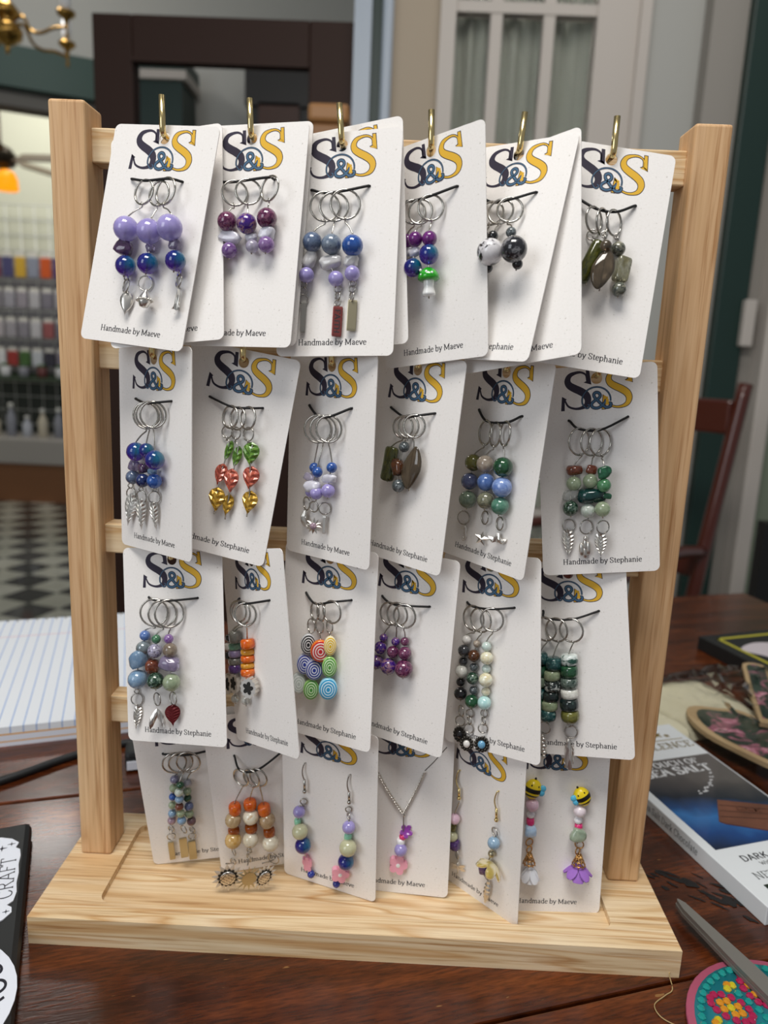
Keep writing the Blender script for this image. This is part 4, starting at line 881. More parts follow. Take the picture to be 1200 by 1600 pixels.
OUT = dict(
 moon=[(.2+math.cos(math.radians(a)), math.sin(math.radians(a))) for a in range(65, 300, 18)]+[(.55+.78*math.cos(math.radians(a)), .78*math.sin(math.radians(a))) for a in range(270, 95, -20)],
 whale=[(-.12, 1), (-.16, .45), (-.45, .1), (-1, .15), (-.95, -.35), (-.5, -.8), (-.12, -.55), (0, -.75), (.12, -.55), (.5, -.8), (.95, -.35), (1, .15), (.45, .1), (.16, .45), (.12, 1)],
 lobes=[(0, 1), (-.35, .75), (-.8, .15), (-1, -.5), (-.9, -1), (-.5, -.7), (-.12, -.05), (0, .1), (.12, -.05), (.5, -.7), (.9, -1), (1, -.5), (.8, .15), (.35, .75)],
 tail=[(-.35, 1), (.35, 1), (.4, .4), (.55, -.2), (.75, -.8), (1, -1), (.5, -.92), (0, -1), (-.5, -.92), (-1, -.95), (-.6, -.6), (-.5, 0), (-.45, .5)],
 spade=[(0, 1), (.45, .8), (.85, .45), (1, .05), (.85, -.3), (.45, -.65), (0, -1), (-.45, -.65), (-.85, -.3), (-1, .05), (-.85, .45), (-.45, .8)],
 fig=[(-.2, 1), (.3, .95), (.5, .75), (.35, .6), (.8, .5), (.95, .3), (.6, .25), (.9, .05), (.7, -.1), (1, -.3), (.6, -.4), (.75, -.6), (.2, -.7), (.3, -1), (-.1, -1), (-.15, -.75), (-.6, -.85), (-.4, -.5), (-.9, -.45), (-.55, -.2), (-.7, .1), (-.35, .2), (-.6, .5), (-.25, .6)],
)

# ------------------------------------------------------------------ jewelry cards
def panel_mesh():
    bm = bmesh.new(); W, T_, B_ = 29*MM, 6.2*MM, -97.8*MM; r = 3*MM
    pts = []
    for cx, cz, a0 in ((W-r, T_-r, 0), (-W+r, T_-r, 90), (-W+r, B_+r, 180), (W-r, B_+r, 270)):
        for i in range(6):
            a = math.radians(a0+18*i); pts.append((cx+r*math.cos(a), cz+r*math.sin(a)))
    outer = [bm.verts.new((x, 0, z)) for x, z in pts]
    hole = [bm.verts.new((2.8*MM*math.cos(2*PI*i/20), 0, 2.8*MM*math.sin(2*PI*i/20))) for i in range(20)]
    es = [bm.edges.new((l[i], l[(i+1) % len(l)])) for l in (outer, hole) for i in range(len(l))]
    bmesh.ops.triangle_fill(bm, use_beauty=True, edges=es)
    rr = bmesh.ops.extrude_face_region(bm, geom=bm.faces[:])
    bmesh.ops.translate(bm, vec=(0, .45*MM, 0), verts=[g for g in rr['geom'] if isinstance(g, bmesh.types.BMVert)])
    bmesh.ops.recalc_face_normals(bm, faces=bm.faces)
    return from_bm('card_panel', bm, paper)
PANEL = panel_mesh()
def flat(parts, name):
    vs, fs, mi, mats = [], [], [], []
    for (v, f), m, y in parts:
        b = len(vs); vs += [(a*MM, y*MM, c*MM) for a, _, c in v]; fs += [tuple(b+i for i in q) for q in f]
        if m not in mats: mats.append(m)
        mi += [mats.index(m)]*len(f)
    return mk_mesh(name, vs, fs, mats, False, mi)
SP = [(.80, .74), (.77, .90), (.62, .975), (.44, .965), (.27, .90), (.20, .77), (.25, .655), (.40, .565), (.60, .475), (.76, .37), (.82, .24), (.76, .10), (.60, .03), (.40, .025), (.20, .10), (.10, .27)]
SW_ = [.035, .04, .05, .07, .11, .15, .175, .19, .195, .19, .165, .12, .07, .05, .045, .035]
def big_s(x0, z0, w_, h, grow=0.0, wt=1.12):
    vs, fs = [], []; pts = catmull(SP, 4); ws = [SW_[min(i//4, 15)]+(SW_[min(i//4+1, 15)]-SW_[min(i//4, 15)])*(i % 4)/4 for i in range(len(pts))]
    pen_strip(vs, fs, [(x0+p.x*w_, z0+p.y*h) for p in pts], [q*w_*wt+2*grow for q in ws])
    for tri in ([(.775, 1.02), (.875, 1.02), (.93, .64), (.80, .70)], [(.10, .30), (.02, .36), (-.02, -.02), (.085, -.02)], [(.02, .36), (.16, .29), (.10, .24), (.02, .30)], [(.93, .64), (.70, .70), (.80, .74), (.9, .7)]):
        b = len(vs); cx = sum(p[0] for p in tri)/4; cz = sum(p[1] for p in tri)/4
        for a, c in tri:
            vs.append((x0+a*w_+(grow if a > cx else -grow), 0, z0+c*h+(grow if c > cz else -grow)))
        fs.append(tuple(b+i for i in range(4)))
    return vs, fs
def strip(pts, w_, sub=5):
    vs, fs = [], []; pen_strip(vs, fs, [(p.x, p.y) for p in catmull(pts, sub)], w_); return vs, fs
def logo_mesh():
    AMP = [(4.4, -10.6), (3.4, -12.3), (1.7, -13.8), (-.3, -14.5), (-2.3, -13.9), (-2.7, -12.3), (-1.3, -10.9), (.7, -9.8), (1.5, -8.5), (.9, -7.2), (-.4, -6.8), (-1.5, -7.6), (-1.2, -9.2), (.6, -11.2), (2.6, -13.3), (4.4, -14.4), (6.2, -14.0), (6.6, -12.6), (5.7, -12.4)]
    arc = [(-4.6, -12.4), (-3.8, -13.2), (-4.4, -14.2), (-5.6, -14.1), (-6.9, -12.4)]+[(-.4+6.9*math.cos(math.radians(a)), -10.6+6.4*math.sin(math.radians(a))) for a in range(185, -10, -16)]
    L = [(big_s(-17.2, -14.6, 15.6, 18.4, .06, 1.22), ink_dark, -.04),
         (big_s(2.6, -14.8, 15.6, 18.6, .22), ink_dark, -.04), (big_s(2.6, -14.8, 15.6, 18.6, -.12), ink_yellow, -.07),
         (strip(arc, .85), ink_dark, -.10), (strip(arc, .38), ink_blue, -.12),
         (strip(AMP, 1.6), ink_dark, -.14), (strip(AMP, .85), ink_blue, -.17),
         (strip([(4.7, -13.2), (4.9, -11), (4.9, -9.2)], [1.5]*3+[1.3]*4+[.6]*4), ink_yellow, -.19)]
    return flat(L, 'card_logo')
LOGO = logo_mesh()
def hand(txt, wd, x0):
    vs, fs, w0 = text_geo(txt); s = wd/w0
    return flat([(([(x0+v[0]*s, 0, -92.6+v[2]*s*1.02) for v in vs], fs), ink_text, -.05)], 'card_lettering')
LETTER = dict(M=hand('Handmade by Maeve', 34.0, -18.0), S=hand('Handmade by Stephanie', 39.2, -18.9))

def V(e): return Vector((e[1]*MM, -e[2]*MM, e[3]*MM))
def relief(name, out, t, m):
    # plate whose face rises from the rim to a ridge along its middle
    bm = bmesh.new(); N = len(out); mx = sum(p[0] for p in out)/N
    f = bm.faces.new([bm.verts.new((x, -t*.3, z)) for x, z in out])
    bmesh.ops.triangulate(bm, faces=[f]); bmesh.ops.subdivide_edges(bm, edges=bm.edges[:], cuts=2, use_grid_fill=True)
    rim = {v for e in bm.edges if len(e.link_faces) == 1 for v in e.verts}
    for v in bm.verts:
        if v not in rim: v.co.y -= t*(.45+.35*noise.noise(Vector((v.co.x*3, 0, v.co.z*3))))
    r = bmesh.ops.extrude_edge_only(bm, edges=[e for e in bm.edges if len(e.link_faces) == 1])
    for v in [g for g in r['geom'] if isinstance(g, bmesh.types.BMVert)]: v.co.y = t*.5
    bmesh.ops.edgeloop_fill(bm, edges=[e for e in bm.edges if len(e.link_faces) == 1])
    bmesh.ops.recalc_face_normals(bm, faces=bm.faces)
    return from_bm(name, bm, m, False)
def build_marker(card_m, k, label, els, n):
    cat, name = ('stitch marker', 'stitch_marker')
    grp = 'stitch markers hanging on the cards'
    if els[0][0] == 'N': cat, name, grp = 'necklace', 'chain_necklace', None
    elif els[0][0] in ('H', 'bee'): cat, name, grp = 'earring', 'drop_earring', 'earrings on the bottom row of cards'
    e0 = els[0]
    org = V(e0) if e0[0] not in 'HN' else Vector((e0[1][2]*MM, -e0[2]*MM, e0[1][3]*MM))
    root = thing(name, label, cat, group=grp)
    root.matrix_world = card_m @ Matrix.Translation(org)
    P = lambda v: v-org
    wires = []; prev = None; beadlike = []
    gold_hook = k == '4.5'
    for ei, e in enumerate(els):
        kd = e[0]
        if kd == 'R':
            obj('ring', torus(e[4], .55, steel), root, P(V(e)), (0, math.radians(e[7] if len(e) > 7 else 0)*.6, e[6]))
            prev = V(e)+Vector((0, 0, -e[4]*MM)); continue
        if kd == 'J':
            obj('jump_ring', torus(max(e[4], .9), .36, gold if k == '4.6' else steel, 16, 6), root, P(V(e)), (0, 0, e[6]))
            last_ring = V(e)
            if not beadlike: prev = V(e)+Vector((0, 0, -e[5]*MM))
            continue
        if kd == 'H':
            hx, hz, sx, sz, bx, bz = [q*MM for q in e[1]]; off = e[2]*MM; mh = brass if gold_hook else steel
            pts = catmull([(hx, .8*MM, hz-.3*MM), (hx-.5*MM, -1.2*MM, hz), (min(hx, sx)-1.2*MM, -off*.8, hz-.35*(hz-sz)), (min(hx, sx)-.9*MM, -off, hz-.65*(hz-sz)), (sx, -off, sz)], 5)
            obj('ear_hook', tube('ear_hook', [P(Vector(p)) for p in pts], .4*MM, mh), root)
            obj('coil', tube('coil', [P(Vector((sx, -off, sz+.5*MM))), P(Vector((bx, -off, bz+.8*MM)))], .75*MM, mh, 8), root)
            obj('ball', sphere(mh, 12, 8), root, P(Vector((bx, -off, bz))), (0, 0, 0), (1.2*MM,)*3)
            prev = Vector((bx, -off, bz-1.2*MM)); continue
        if kd == 'N':
            lx, lz, mx_, mz, rx, rz = [q*MM for q in e[1]]; vs, fs = [], []
            for (ax, az, bx, bz) in ((lx, lz, mx_, mz), (rx, rz, mx_, mz)):
                for ph in (0, PI):
                    pts = []
                    for i in range(61):
                        t = i/60; u = Vector((ax+(bx-ax)*t, -1.6*MM, az+(bz-az)*t-1.0*MM*math.sin(PI*t)))
                        an = t*PI*18+ph; pts.append(P(u+Vector((.55*MM*math.cos(an), .55*MM*math.sin(an), .3*MM*math.cos(an)))))
                    tube_geo(pts, .36*MM, 5, False, vs, fs)
            obj('chain', mk_mesh('chain', vs, fs, silver), root)
            v_, f_ = [], []; pen_strip(v_, f_, [(rx+.3*MM, rz+.5*MM), (rx+5*MM, rz+6*MM), (rx+12*MM, rz+15.5*MM)], .5*MM)
            obj('slit', mk_mesh('slit', [tuple(P(Vector((x_, -.04*MM, z_)))) for x_, _, z_ in v_], f_, mat('slit_shadow', '#5c534e', rough=.9), False), root, label='thin cut slit holding the chain')
            prev = Vector((mx_, -1.6*MM, mz)); continue
        a, b, yw = e[4]*MM, e[5]*MM, e[6]; rest = e[7:]; p = P(V(e)); mk = rest[0] if rest and isinstance(rest[0], str) else None
        dp = min(a, b)
        if kd in 'bdc' or kd in ('tube', 'cube', 'drop', 'sw', 'fleaf', 'mush'):
            beadlike.append((V(e), b))
        if kd == 'b': obj('bead', sphere(BM[mk]), root, p, (.3, 0, .4), (a, dp if dp/a > .8 else a, b))
        elif kd == 'd': obj('disc_bead', disc(BM[mk]), root, p, (0, .04*((n+ei) % 3-1), 0), (a, a, b))
        elif kd == 'c': obj('chip_bead', chip(BM[mk], (n*3+ei) % 5), root, p, (0, .25*((n+ei) % 3-1), 0), (a, dp*.9, b))
        elif kd == 'tube': obj('tube_bead', tubeb(BM[mk]), root, p, (0, math.radians(rest[1]), 0), (a, a*.8, b))
        elif kd == 'cube': obj('cube_bead', cubeb(BM[mk]), root, p, (0, .06, .3), (a*.85, a*.85, b*.95))
        elif kd == 'drop': obj('teardrop_bead', dropb(BM[mk]), root, p, (0, .08, 0), (a, a*.4, b))
        elif kd == 'sw': obj('swirl_bead', swirl(mk), root, p, (0, 0, yw+.2), (a, 5.0*MM, b))
        elif kd == 'fleaf': obj('leaf_bead', leafm(BM[mk], 4, .22), root, p, (0, math.radians(rest[1]), 0 if rest[2] > .9 else .35), (a, min(a, b)*1.05, b*.92))
        elif kd == 'mush':
            c = obj('mushroom_bead', cached('mushcap', lambda: lathe('mushroom_cap', [(.2, 0), (.8, -.05), (1, .08), (.96, .35), (.75, .68), (.4, .92), (.1, 1)], MUSHGREEN, 20)), root, p+Vector((0, 0, 0)), scale=(a, a, a*1.15))
            obj('stem', cached('mushstem', lambda: lathe('stem', [(.3, -1.25), (.58, -1.2), (.6, -1.0), (.47, -.6), (.5, -.1), (.5, .1)], white_gl, 14)), c)
            for q, (dx, dz) in enumerate(((-.5, .75), (.3, .5), (-.95, .2), (.75, .4), (-.2, .3))):
                obj('dot', sphere(white_gl, 8, 5), c, (dx*.95, -math.sqrt(max(.05, 1-dx*dx-dz*dz*.6))*.9, dz), scale=(.14, .1, .12))
        elif kd == 'leaf' or kd == 'spade':
            r_ = math.radians(rest[0]) if rest and not isinstance(rest[0], str) else 0
            obj('leaf_charm', leafm(silver, 7, .2) if kd == 'leaf' else leafm(silver, 3, .02), root, p, (0, r_, yw), (a, min(a*1.2, 2.6*MM), b))
        elif kd == 'rleaf': obj('leaf_charm', leafm(RLEAF, 7, .2), root, p, (0, 0, yw), (a, 1.6*MM, b*.95), label='maroon red leaf charm')
        elif kd == 'bar':
            o = obj('bar_charm', cached(('bar', mk), lambda: box_me('bar', 2, 2, 2, BM[mk], .12, 1)), root, p, (0, .02, yw), (a, .7*MM, b))
            if mk == 'redm':
                vs, fs, wd = text_geo('FAITH', thick=.13, thin=.08, serif=0)
                me = mk_mesh('lettering', [(-.55+1.1*(v[2]/.68), -1.05, .8-1.6*v[0]/wd) for v in vs], fs, ink_text, False)
                obj('lettering', me, o)
        elif kd == 'pot':
            o = obj('pot_charm', cached('pot', lambda: lathe('pot', [(.1, -1), (.5, -.9), (.75, -.45), (.8, -.1), (.6, .25), (.35, .6), (.12, .8), (.1, 1)], silver, 14)), root, p, scale=(a*.85, a*.85, b))
            v_, f_ = join_geo([(SPH8[0], SPH8[1], (.95*math.cos(2*PI*i/16), .95*math.sin(2*PI*i/16), -.2+.12*math.cos(2*PI*i/16)), (.16, .16, .14)) for i in range(16)])
            obj('beaded_rim', cached('potrim', lambda: mk_mesh('beaded_rim', v_, f_, silver)), o)
        elif kd in ('moon', 'whale', 'lobes', 'tail', 'fig'):
            obj(dict(moon='moon_charm', whale='tail_charm', lobes='tail_charm', tail='tail_charm', fig='cutout_charm')[kd], cached(kd, lambda: relief(kd, OUT[kd], 1, silver)), root, p, (0, 0, yw), (a, 1.3*MM, b))
        elif kd in ('star', 'sun'):
            o = obj(kd+'_charm', cached(kd, lambda: star_mesh(5 if kd == 'star' else 12, .45 if kd == 'star' else .62)), root, p, (0, .1, yw), (a, 1.4*MM, b))
            if kd == 'sun': obj('gem', sphere(BM['pnk2']), o, (0, -.35, 0), scale=(.42, .9, .42), label='pale pink stone')
        elif kd == 'seahorse':
            obj('seahorse_charm', cached('seah', lambda: tube('seahorse', catmull([(-.9, 0, .55), (-.2, 0, .8), (.3, 0, .6), (.25, 0, .1), (.5, 0, -.3), (.3, 0, -.75), (-.1, 0, -.95), (-.3, 0, -.7), (0, 0, -.6)], 4), [.14+.2*math.sin(PI*min(1, i/22)) for i in range(33)], silver, 6)), root, p, (0, 0, yw), (a, a*.8, b))
        elif kd == 'bud':
            v_, f_ = join_geo([(SPH8[0], SPH8[1], (dx, 0, dz), (.38, .3, .62)) for dx, dz in ((-.5, -.2), (0, -.45), (.5, -.1), (.05, .2))]+[(SPH8[0], SPH8[1], (.1, 0, .75), (.3, .3, .25))])
            obj('bud_charm', cached('bud', lambda: mk_mesh('bud', v_, f_, silver)), root, p, (0, 0, yw), (a, a, b))
        elif kd == 'wheel':
            o = obj('wheel_bead', cached('wheel', lambda: prism('wheel', scallop(13, .82, 1, 5), 1, silver)), root, p, (0, 0, .5), (a, 4.4*MM, b))
            obj('inlay', cached('inlay', lambda: prism('inlay', scallop(5, .35, .66, 6), 1.12, BEEK)), o, label='black petal inlay')
        elif kd == 'gemf':
            v_, f_ = join_geo([(SPH8[0], SPH8[1], (.8*math.cos(2*PI*i/13), 0, .8*math.sin(2*PI*i/13)), (.24, .5, .22)) for i in range(13)]+[(SPH8[0], SPH8[1], (.52*math.cos(2*PI*i/10), .1, .52*math.sin(2*PI*i/10)), (.22, .4, .22)) for i in range(10)])
            o = obj('flower_charm', cached('gemf', lambda: mk_mesh('flower_charm', v_, f_, sil_dk)), root, p, (0, 0, yw), (a, 1.6*MM, b))
            obj('gem', sphere(BM[mk]), o, (0, -.3, 0), scale=(.5, .8, .5))
        elif kd == 'owl':
            v_, f_ = join_geo([(SPH8[0], SPH8[1], (dx, 0, z), (s, .5, .17)) for z, s, dx in ((.85, .5, 0), (.6, .8, .1), (.3, .75, -.15), (.02, .9, .1), (-.25, .7, -.1), (-.5, .85, .1), (-.8, .6, 0))])
            obj('owl_charm', cached('owl', lambda: mk_mesh('owl', v_, f_, silver)), root, p, (0, 0, yw), (a, a, b))
        elif kd == 'statue':
            obj('figure_charm', cached('statue', lambda: lathe('figure', [(.15, -1), (.3, -.95), (.35, -.75), (.55, -.65), (.45, -.5), (.75, -.4), (.65, -.2), (.95, -.1), (.7, .05), (.9, .25), (.6, .4), (.85, .6), (.5, .75), (.4, .95), (.1, 1)], silver, 9, False)), root, p, (0, .12, yw), (a, a*.7, b))
        elif kd == 'dfly':
            o = obj('dragonfly_charm', cached('dbody', lambda: tube('body', [(0, 0, 1), (0, -.1, .3), (.1, 0, -.4), (-.2, 0, -1)], [.12, .16, .1, .06], silver, 6)), root, p, (0, 0, yw), (a*.6, a*.6, b))
            wg = cached('dwing', lambda: prism('wing', [(0, .1), (.6, .32), (1.2, .3), (1.3, .05), (.9, -.12), (0, -.1)], .1, BM['sil']))
            for sx, rz in ((1, .25), (1, -.35), (-1, .25), (-1, -.35)): obj('wing', wg, o, (0, 0, .15), (0, -rz if sx > 0 else rz, 0), (sx, 1, 1))
        elif kd in ('sunf', 'sunb'):
            mm_ = silver if kd == 'sunf' else BM['pgold']
            o = obj('sunflower_charm', cached(kd, lambda: sunflower_mesh(kd == 'sunf')), root, p, (0, .1*ei, yw), (a, 1.5*MM, b))
            q0 = P(last_ring)+Vector((0, -.5*MM, -.5*MM)); q1 = p+Vector((0, 0, b))
            obj('link', tube('link', [q0, q0*.5+q1*.5+Vector((0, -.3*MM, 0)), q1], .4*MM, steel, 6), root)
            if kd == 'sunf':
                obj('center', cached('sunc', lambda: mk_mesh('center', *sphere_geo(14, 8), silver)), o, (0, -.5, 0), scale=(.48, .6, .48))
                vs, fs = [], []
                for q in (-.28, -.1, .1, .28):
                    h = math.sqrt(.45**2-q*q)
                    for P0, P1 in (((q, -h), (q, h)), ((-h, q), (h, q))):
                        tube_geo([(P0[0]+(P1[0]-P0[0])*t, -.5-.58*math.sqrt(max(.05, 1-((P0[0]+(P1[0]-P0[0])*t)**2+(P0[1]+(P1[1]-P0[1])*t)**2)/.23)), P0[1]+(P1[1]-P0[1])*t) for t in (0, .25, .5, .75, 1)], .022, 4, False, vs, fs)
                obj('seed_grid', cached('sung', lambda: mk_mesh('seed_grid', vs, fs, sil_dk)), o)
        elif kd == 'petf':
            obj('flower_bead', cached(('petf', mk), lambda: petal_bowl(VFL if mk == 'vfl' else YFL)), root, p+Vector((0, -.5*MM, 0)), (.9, .35, 0) if mk == 'vfl' else (2.7, .45, .2), (a, a, a*(1 if mk == 'vfl' else 1.6)))
        elif kd == 'pfl':
            o = obj('flower_bead', cached('pfl', lambda: prism('pink_flower', scallop(5, .66, 1, 8, .8), 1, PINKF)), root, p, (0, math.radians(rest[0]), yw), (a, 3.2*MM, b))
            if a > .6*b: obj('center', sphere(white_gl, 10, 6), o, (0, -.45, 0), scale=(.24, .15, .24), label='white dot')
            beadlike.append((V(e), b*.3))
        elif kd == 'bee':
            rr_ = math.radians(rest[0])
            def beem():
                vs, fs = sphere_geo(18, 14); mi = []
                for f in fs:
                    z = sum(vs[i][2] for i in f)/len(f); mi.append(1 if (-.62 < z < -.36 or -.12 < z < .12) else 0)
                return mk_mesh('bee_bead', vs, fs, [BEEY, BEEK], True, mi)
            o = obj('bee_bead', cached('bee', beem), root, p, (0, rr_, 0), (a, a*.8, b*.9))
            sd = 1 if rest[0] > 0 else -1
            for dz, sx in ((.35, .55), (-.1, .5)): obj('wing', sphere(BEEB, 12, 8), o, (sd*1.0, -.35, dz), (0, 0, 0), (sx*.75, .3, .34))
            for sx in (-.4, .4):
                obj('eye', sphere(BEEK, 8, 6), o, (sx, -.72, .5), (0, 0, 0), (.1, .1, .12))
            obj('antenna', sphere(BEEK, 8, 6), o, (0, 0, 1.08), (0, 0, 0), (.14, .16, .14))
            prev = V(e)
        elif kd == 'cap':
            vs, fs = [], []
            for z, r in ((1, .3), (.5, .5), (0, .72), (-.55, .95)): tube_geo([(r*math.cos(2*PI*i/14), r*math.sin(2*PI*i/14), z) for i in range(14)], .1, 5, True, vs, fs)
            for i in range(9):
                an = 2*PI*i/9; tube_geo([(.3*math.cos(an), .3*math.sin(an), 1), (.62*math.cos(an+.3), .62*math.sin(an+.3), .25), (.72*math.cos(an), .72*math.sin(an), 0), (1.02*math.cos(an+.25), 1.02*math.sin(an+.25), -.8)], .09, 5, False, vs, fs)
            obj('bead_cap', cached('cap', lambda: mk_mesh('bead_cap', vs, fs, gold)), root, p, scale=(a, a, b))
        elif kd == 'tas':
            pm = WPT if mk == 'wpt' else PPT; spread = 1.0 if mk == 'ppt' else .55
            pet = cached(('pet', mk), lambda: petal_mesh(pm))
            for i in range(13):
                an = 2*PI*i/13; fl = spread*(.85 if i % 2 else .6)
                obj('petal', pet, root, p+Vector((0, 0, b*.75)), Euler((0, 0, an)).to_matrix().to_4x4().__matmul__(Matrix.Rotation(-fl*1.05, 4, 'X')).to_euler(), (3.2*MM, 3.2*MM, b*1.55 if mk == 'wpt' else b*1.5))
    if beadlike:
        pts = [prev] if prev is not None else []
        if prev is not None:
            d = beadlike[0][0]+Vector((0, 0, beadlike[0][1]))
            pts = [prev+Vector((0, -.5*MM, .9*MM)), prev+Vector((.9*MM, -.9*MM, -.2*MM)), prev+Vector((.3*MM, 0, -1.2*MM)), prev*.5+d*.5+Vector((.25*MM, 0, 0)), d]
            pts = catmull(pts, 3)
        pts = [Vector(q) for q in pts]+[q for q, _ in beadlike]+[beadlike[-1][0]-Vector((0, 0, beadlike[-1][1]+.6*MM))]
        obj('wire', tube('wire', [P(q) for q in pts], .38*MM, gold if k in ('4.6',) else steel, 5), root)
    return root
def star_mesh(n, r0):
    pts = starpts(n, r0, 1); vs = [(0, -.8, 0), (0, .5, 0)]+[(x, 0, z) for x, z in pts]; N = len(pts); fs = []
    for i in range(N): fs += [(0, 2+i, 2+(i+1) % N), (1, 2+(i+1) % N, 2+i)]
    return mk_mesh('star', vs, fs, silver, False)
def sunflower_mesh(front):
    vs, fs, mi = [], [], []
    n = 14
    for lay, (r0, r1, y, off) in enumerate(((.42, 1.0, 0, 0), (.42, .66, -.2, .5)) if front else ((.0, 1.0, 0, 0),)):
        for i in range(n):
            a = 2*PI*(i+off)/n; h = PI/n*.9; b = len(vs); c = lambda r, an, yy: (r*math.cos(an), yy, r*math.sin(an))
            vs += [c(r0, a-h, y), c((r0+r1)/2, a-h, y), c(r1, a, y), c((r0+r1)/2, a+h, y), c(r0, a+h, y), c((r0+r1)*.5, a, y-.25), c((r0+r1)*.5, a, y+.4)]
            fs += [(b, b+1, b+5), (b+1, b+2, b+5), (b+2, b+3, b+5), (b+3, b+4, b+5), (b+4, b, b+5), (b+1, b, b+6), (b+2, b+1, b+6), (b+3, b+2, b+6), (b+4, b+3, b+6), (b, b+4, b+6)]
            mi += ([0, 0, 0, 0, 0]+[0]*5 if lay == 0 else [1, 1, 1, 1, 1]+[1]*5) if front else [0]*10
    if not front:
        b = len(vs); vs += [(.5*math.cos(2*PI*i/20), -.3, .5*math.sin(2*PI*i/20)) for i in range(20)]; fs.append(tuple(range(b, b+20))); mi.append(0)
    return mk_mesh('sunflower', vs, fs, [petal_silver if front else BM['pgold'], sil_dk], False, mi)
def petal_bowl(m):
    vs, fs = [], []; n = 5; S = 8; R = 5
    for side in (0, 1):
        for j in range(R+1):
            for i in range(n*S):
                a = 2*PI*i/(n*S); r = (j/R)*(.55+.45*abs(math.cos(n*a/2))**.7)
                vs.append((r*math.cos(a), r*math.sin(a), .35*r*r*(1 if side == 0 else 1)-(.1 if side else 0)))
    K = n*S
    for side in (0, 1):
        o = side*(R+1)*K
        for j in range(R):
            for i in range(K):
                i2 = (i+1) % K; q = (o+j*K+i, o+j*K+i2, o+(j+1)*K+i2, o+(j+1)*K+i); fs.append(q if side == 0 else q[::-1])
    o = (R+1)*K
    for i in range(K):
        i2 = (i+1) % K; fs.append((R*K+i, R*K+i2, o+R*K+i2, o+R*K+i))
    return mk_mesh('flower_bead', vs, fs, m)
def petal_mesh(m):
    vs, fs = [], []; N = 7
    for i in range(N+1):
        t = i/N; w_ = .95*math.sin(PI*(.12+.80*t))**.8*(.5+.75*t) if i < N else .35; y = .25*math.sin(PI*t)+.15*t*t
        for k in (-1, 0, 1): vs.append((k*w_, -y-(.18 if k == 0 else 0), -t*1.0))
    for i in range(N):
        for k in range(2):
            a = i*3+k; fs.append((a, a+3, a+4, a+1))
    M0 = len(vs); vs += [(x, y+.12, z) for x, y, z in vs]; fs += [tuple(M0+q for q in f[::-1]) for f in fs]
    return mk_mesh('petal', vs, fs, m)

CARDS, HOOKS = json.loads(DATA)
def rot_card(yaw, tilt, roll): return Matrix.Rotation(yaw, 4, 'Z') @ Matrix.Rotation(tilt, 4, 'X') @ Matrix.Rotation(roll, 4, 'Y')
for ci, (k, label, who, ps, mks) in enumerate(CARDS):
    cm = Matrix.Translation((ps[0]*MM, ps[1]*MM, TABLE+ps[2]*MM)) @ rot_card(*ps[3:])
    root = thing('jewelry_card', label, 'card', group='jewelry cards hung on the wooden stand')
    root.matrix_world = cm
    obj('panel', PANEL, root); obj('logo', LOGO, root); obj('lettering', LETTER[who], root)
    rings = [e for _, els in mks for e in els if e[0] == 'R']
    if rings or not mks:
        if rings:
            tops = sorted([(e[1], -e[2], e[3]+e[4]-.5) for e in rings])
            mid = [tops[0]]+([tops[-1]] if len(tops) > 1 and tops[-1][0]-tops[0][0] > 1.5 else [])
            mid = [(max(-12.5, min(12.5, x)), y, min(-19.6, z)) for x, y, z in mid]
        else: mid = [(0, -.8, -20.6)]
        pts = catmull([(-14, .3, -20), (-13.6, -.9, -20.1)]+mid+[(13.6, -.9, -20.0), (14, .3, -19.9)], 5)
        obj('cord', tube('cord', [Vector(p)*MM for p in pts], .62*MM, cord_m, 6), root)
    for n, (ml, els) in enumerate(mks): build_marker(cm, k, ml, els, n)

# ------------------------------------------------------------------ the wooden stand
stand = thing('display_stand', 'pale pine display stand with two posts, four slats and rows of brass hooks', 'display stand', (0, 0, TABLE))
def base_mesh():
    bm = bmesh.new(); x, y0, y1, t = 171.5, -51.5, 41, 16.1; gx, g0, g1, r, d = 139.5, -38.5, 31, 7, 4.0
    o = [(-x, y0), (x, y0), (x, y1), (-x, y1)]
    g = []
    for cx, cy, a0 in ((gx-r, g1-r, 0), (-gx+r, g1-r, 90), (-gx+r, g0+r, 180), (gx-r, g0+r, 270)):
        for i in range(6): a = math.radians(a0+18*i); g.append((cx+r*math.cos(a), cy+r*math.sin(a)))
    ov = [bm.verts.new((a*MM, b*MM, t*MM)) for a, b in o]; gv = [bm.verts.new((a*MM, b*MM, t*MM)) for a, b in g]; gb = [bm.verts.new((a*MM, b*MM, (t-d)*MM)) for a, b in g]; ob = [bm.verts.new((a*MM, b*MM, 0)) for a, b in o]
    es = [bm.edges.new((l[i], l[(i+1) % len(l)])) for l in (ov, gv) for i in range(len(l))]
    bmesh.ops.triangle_fill(bm, use_beauty=True, edges=es)
    bm.faces.new(gb); bm.faces.new(ob[::-1])
    for a, b in ((gv, gb), (ov, ob)):
        for i in range(len(a)): bm.faces.new((a[i], a[(i+1) % len(a)], b[(i+1) % len(a)], b[i]))
    bmesh.ops.recalc_face_normals(bm, faces=bm.faces)
    return from_bm('base_board', bm, pine_x)
obj('base_board', base_mesh(), stand)
for s in (-1, 1):
    obj('post', box_me('post', 18.2*MM, 21.9*MM, 411.3*MM, pine_z, 1.6*MM, 3), stand, (s*155.9*MM, 10.95*MM, (16.1+205.65)*MM), (0, 0, 0 if s < 0 else PI))
for i, zt in enumerate((416.8, 316.1, 216.1, 114.7)):
    obj('slat', box_me('slat', 294*MM, 13*MM, 16.5*MM, pine_x, .8*MM, 2), stand, (0, 13.4*MM, (zt-8.25)*MM))
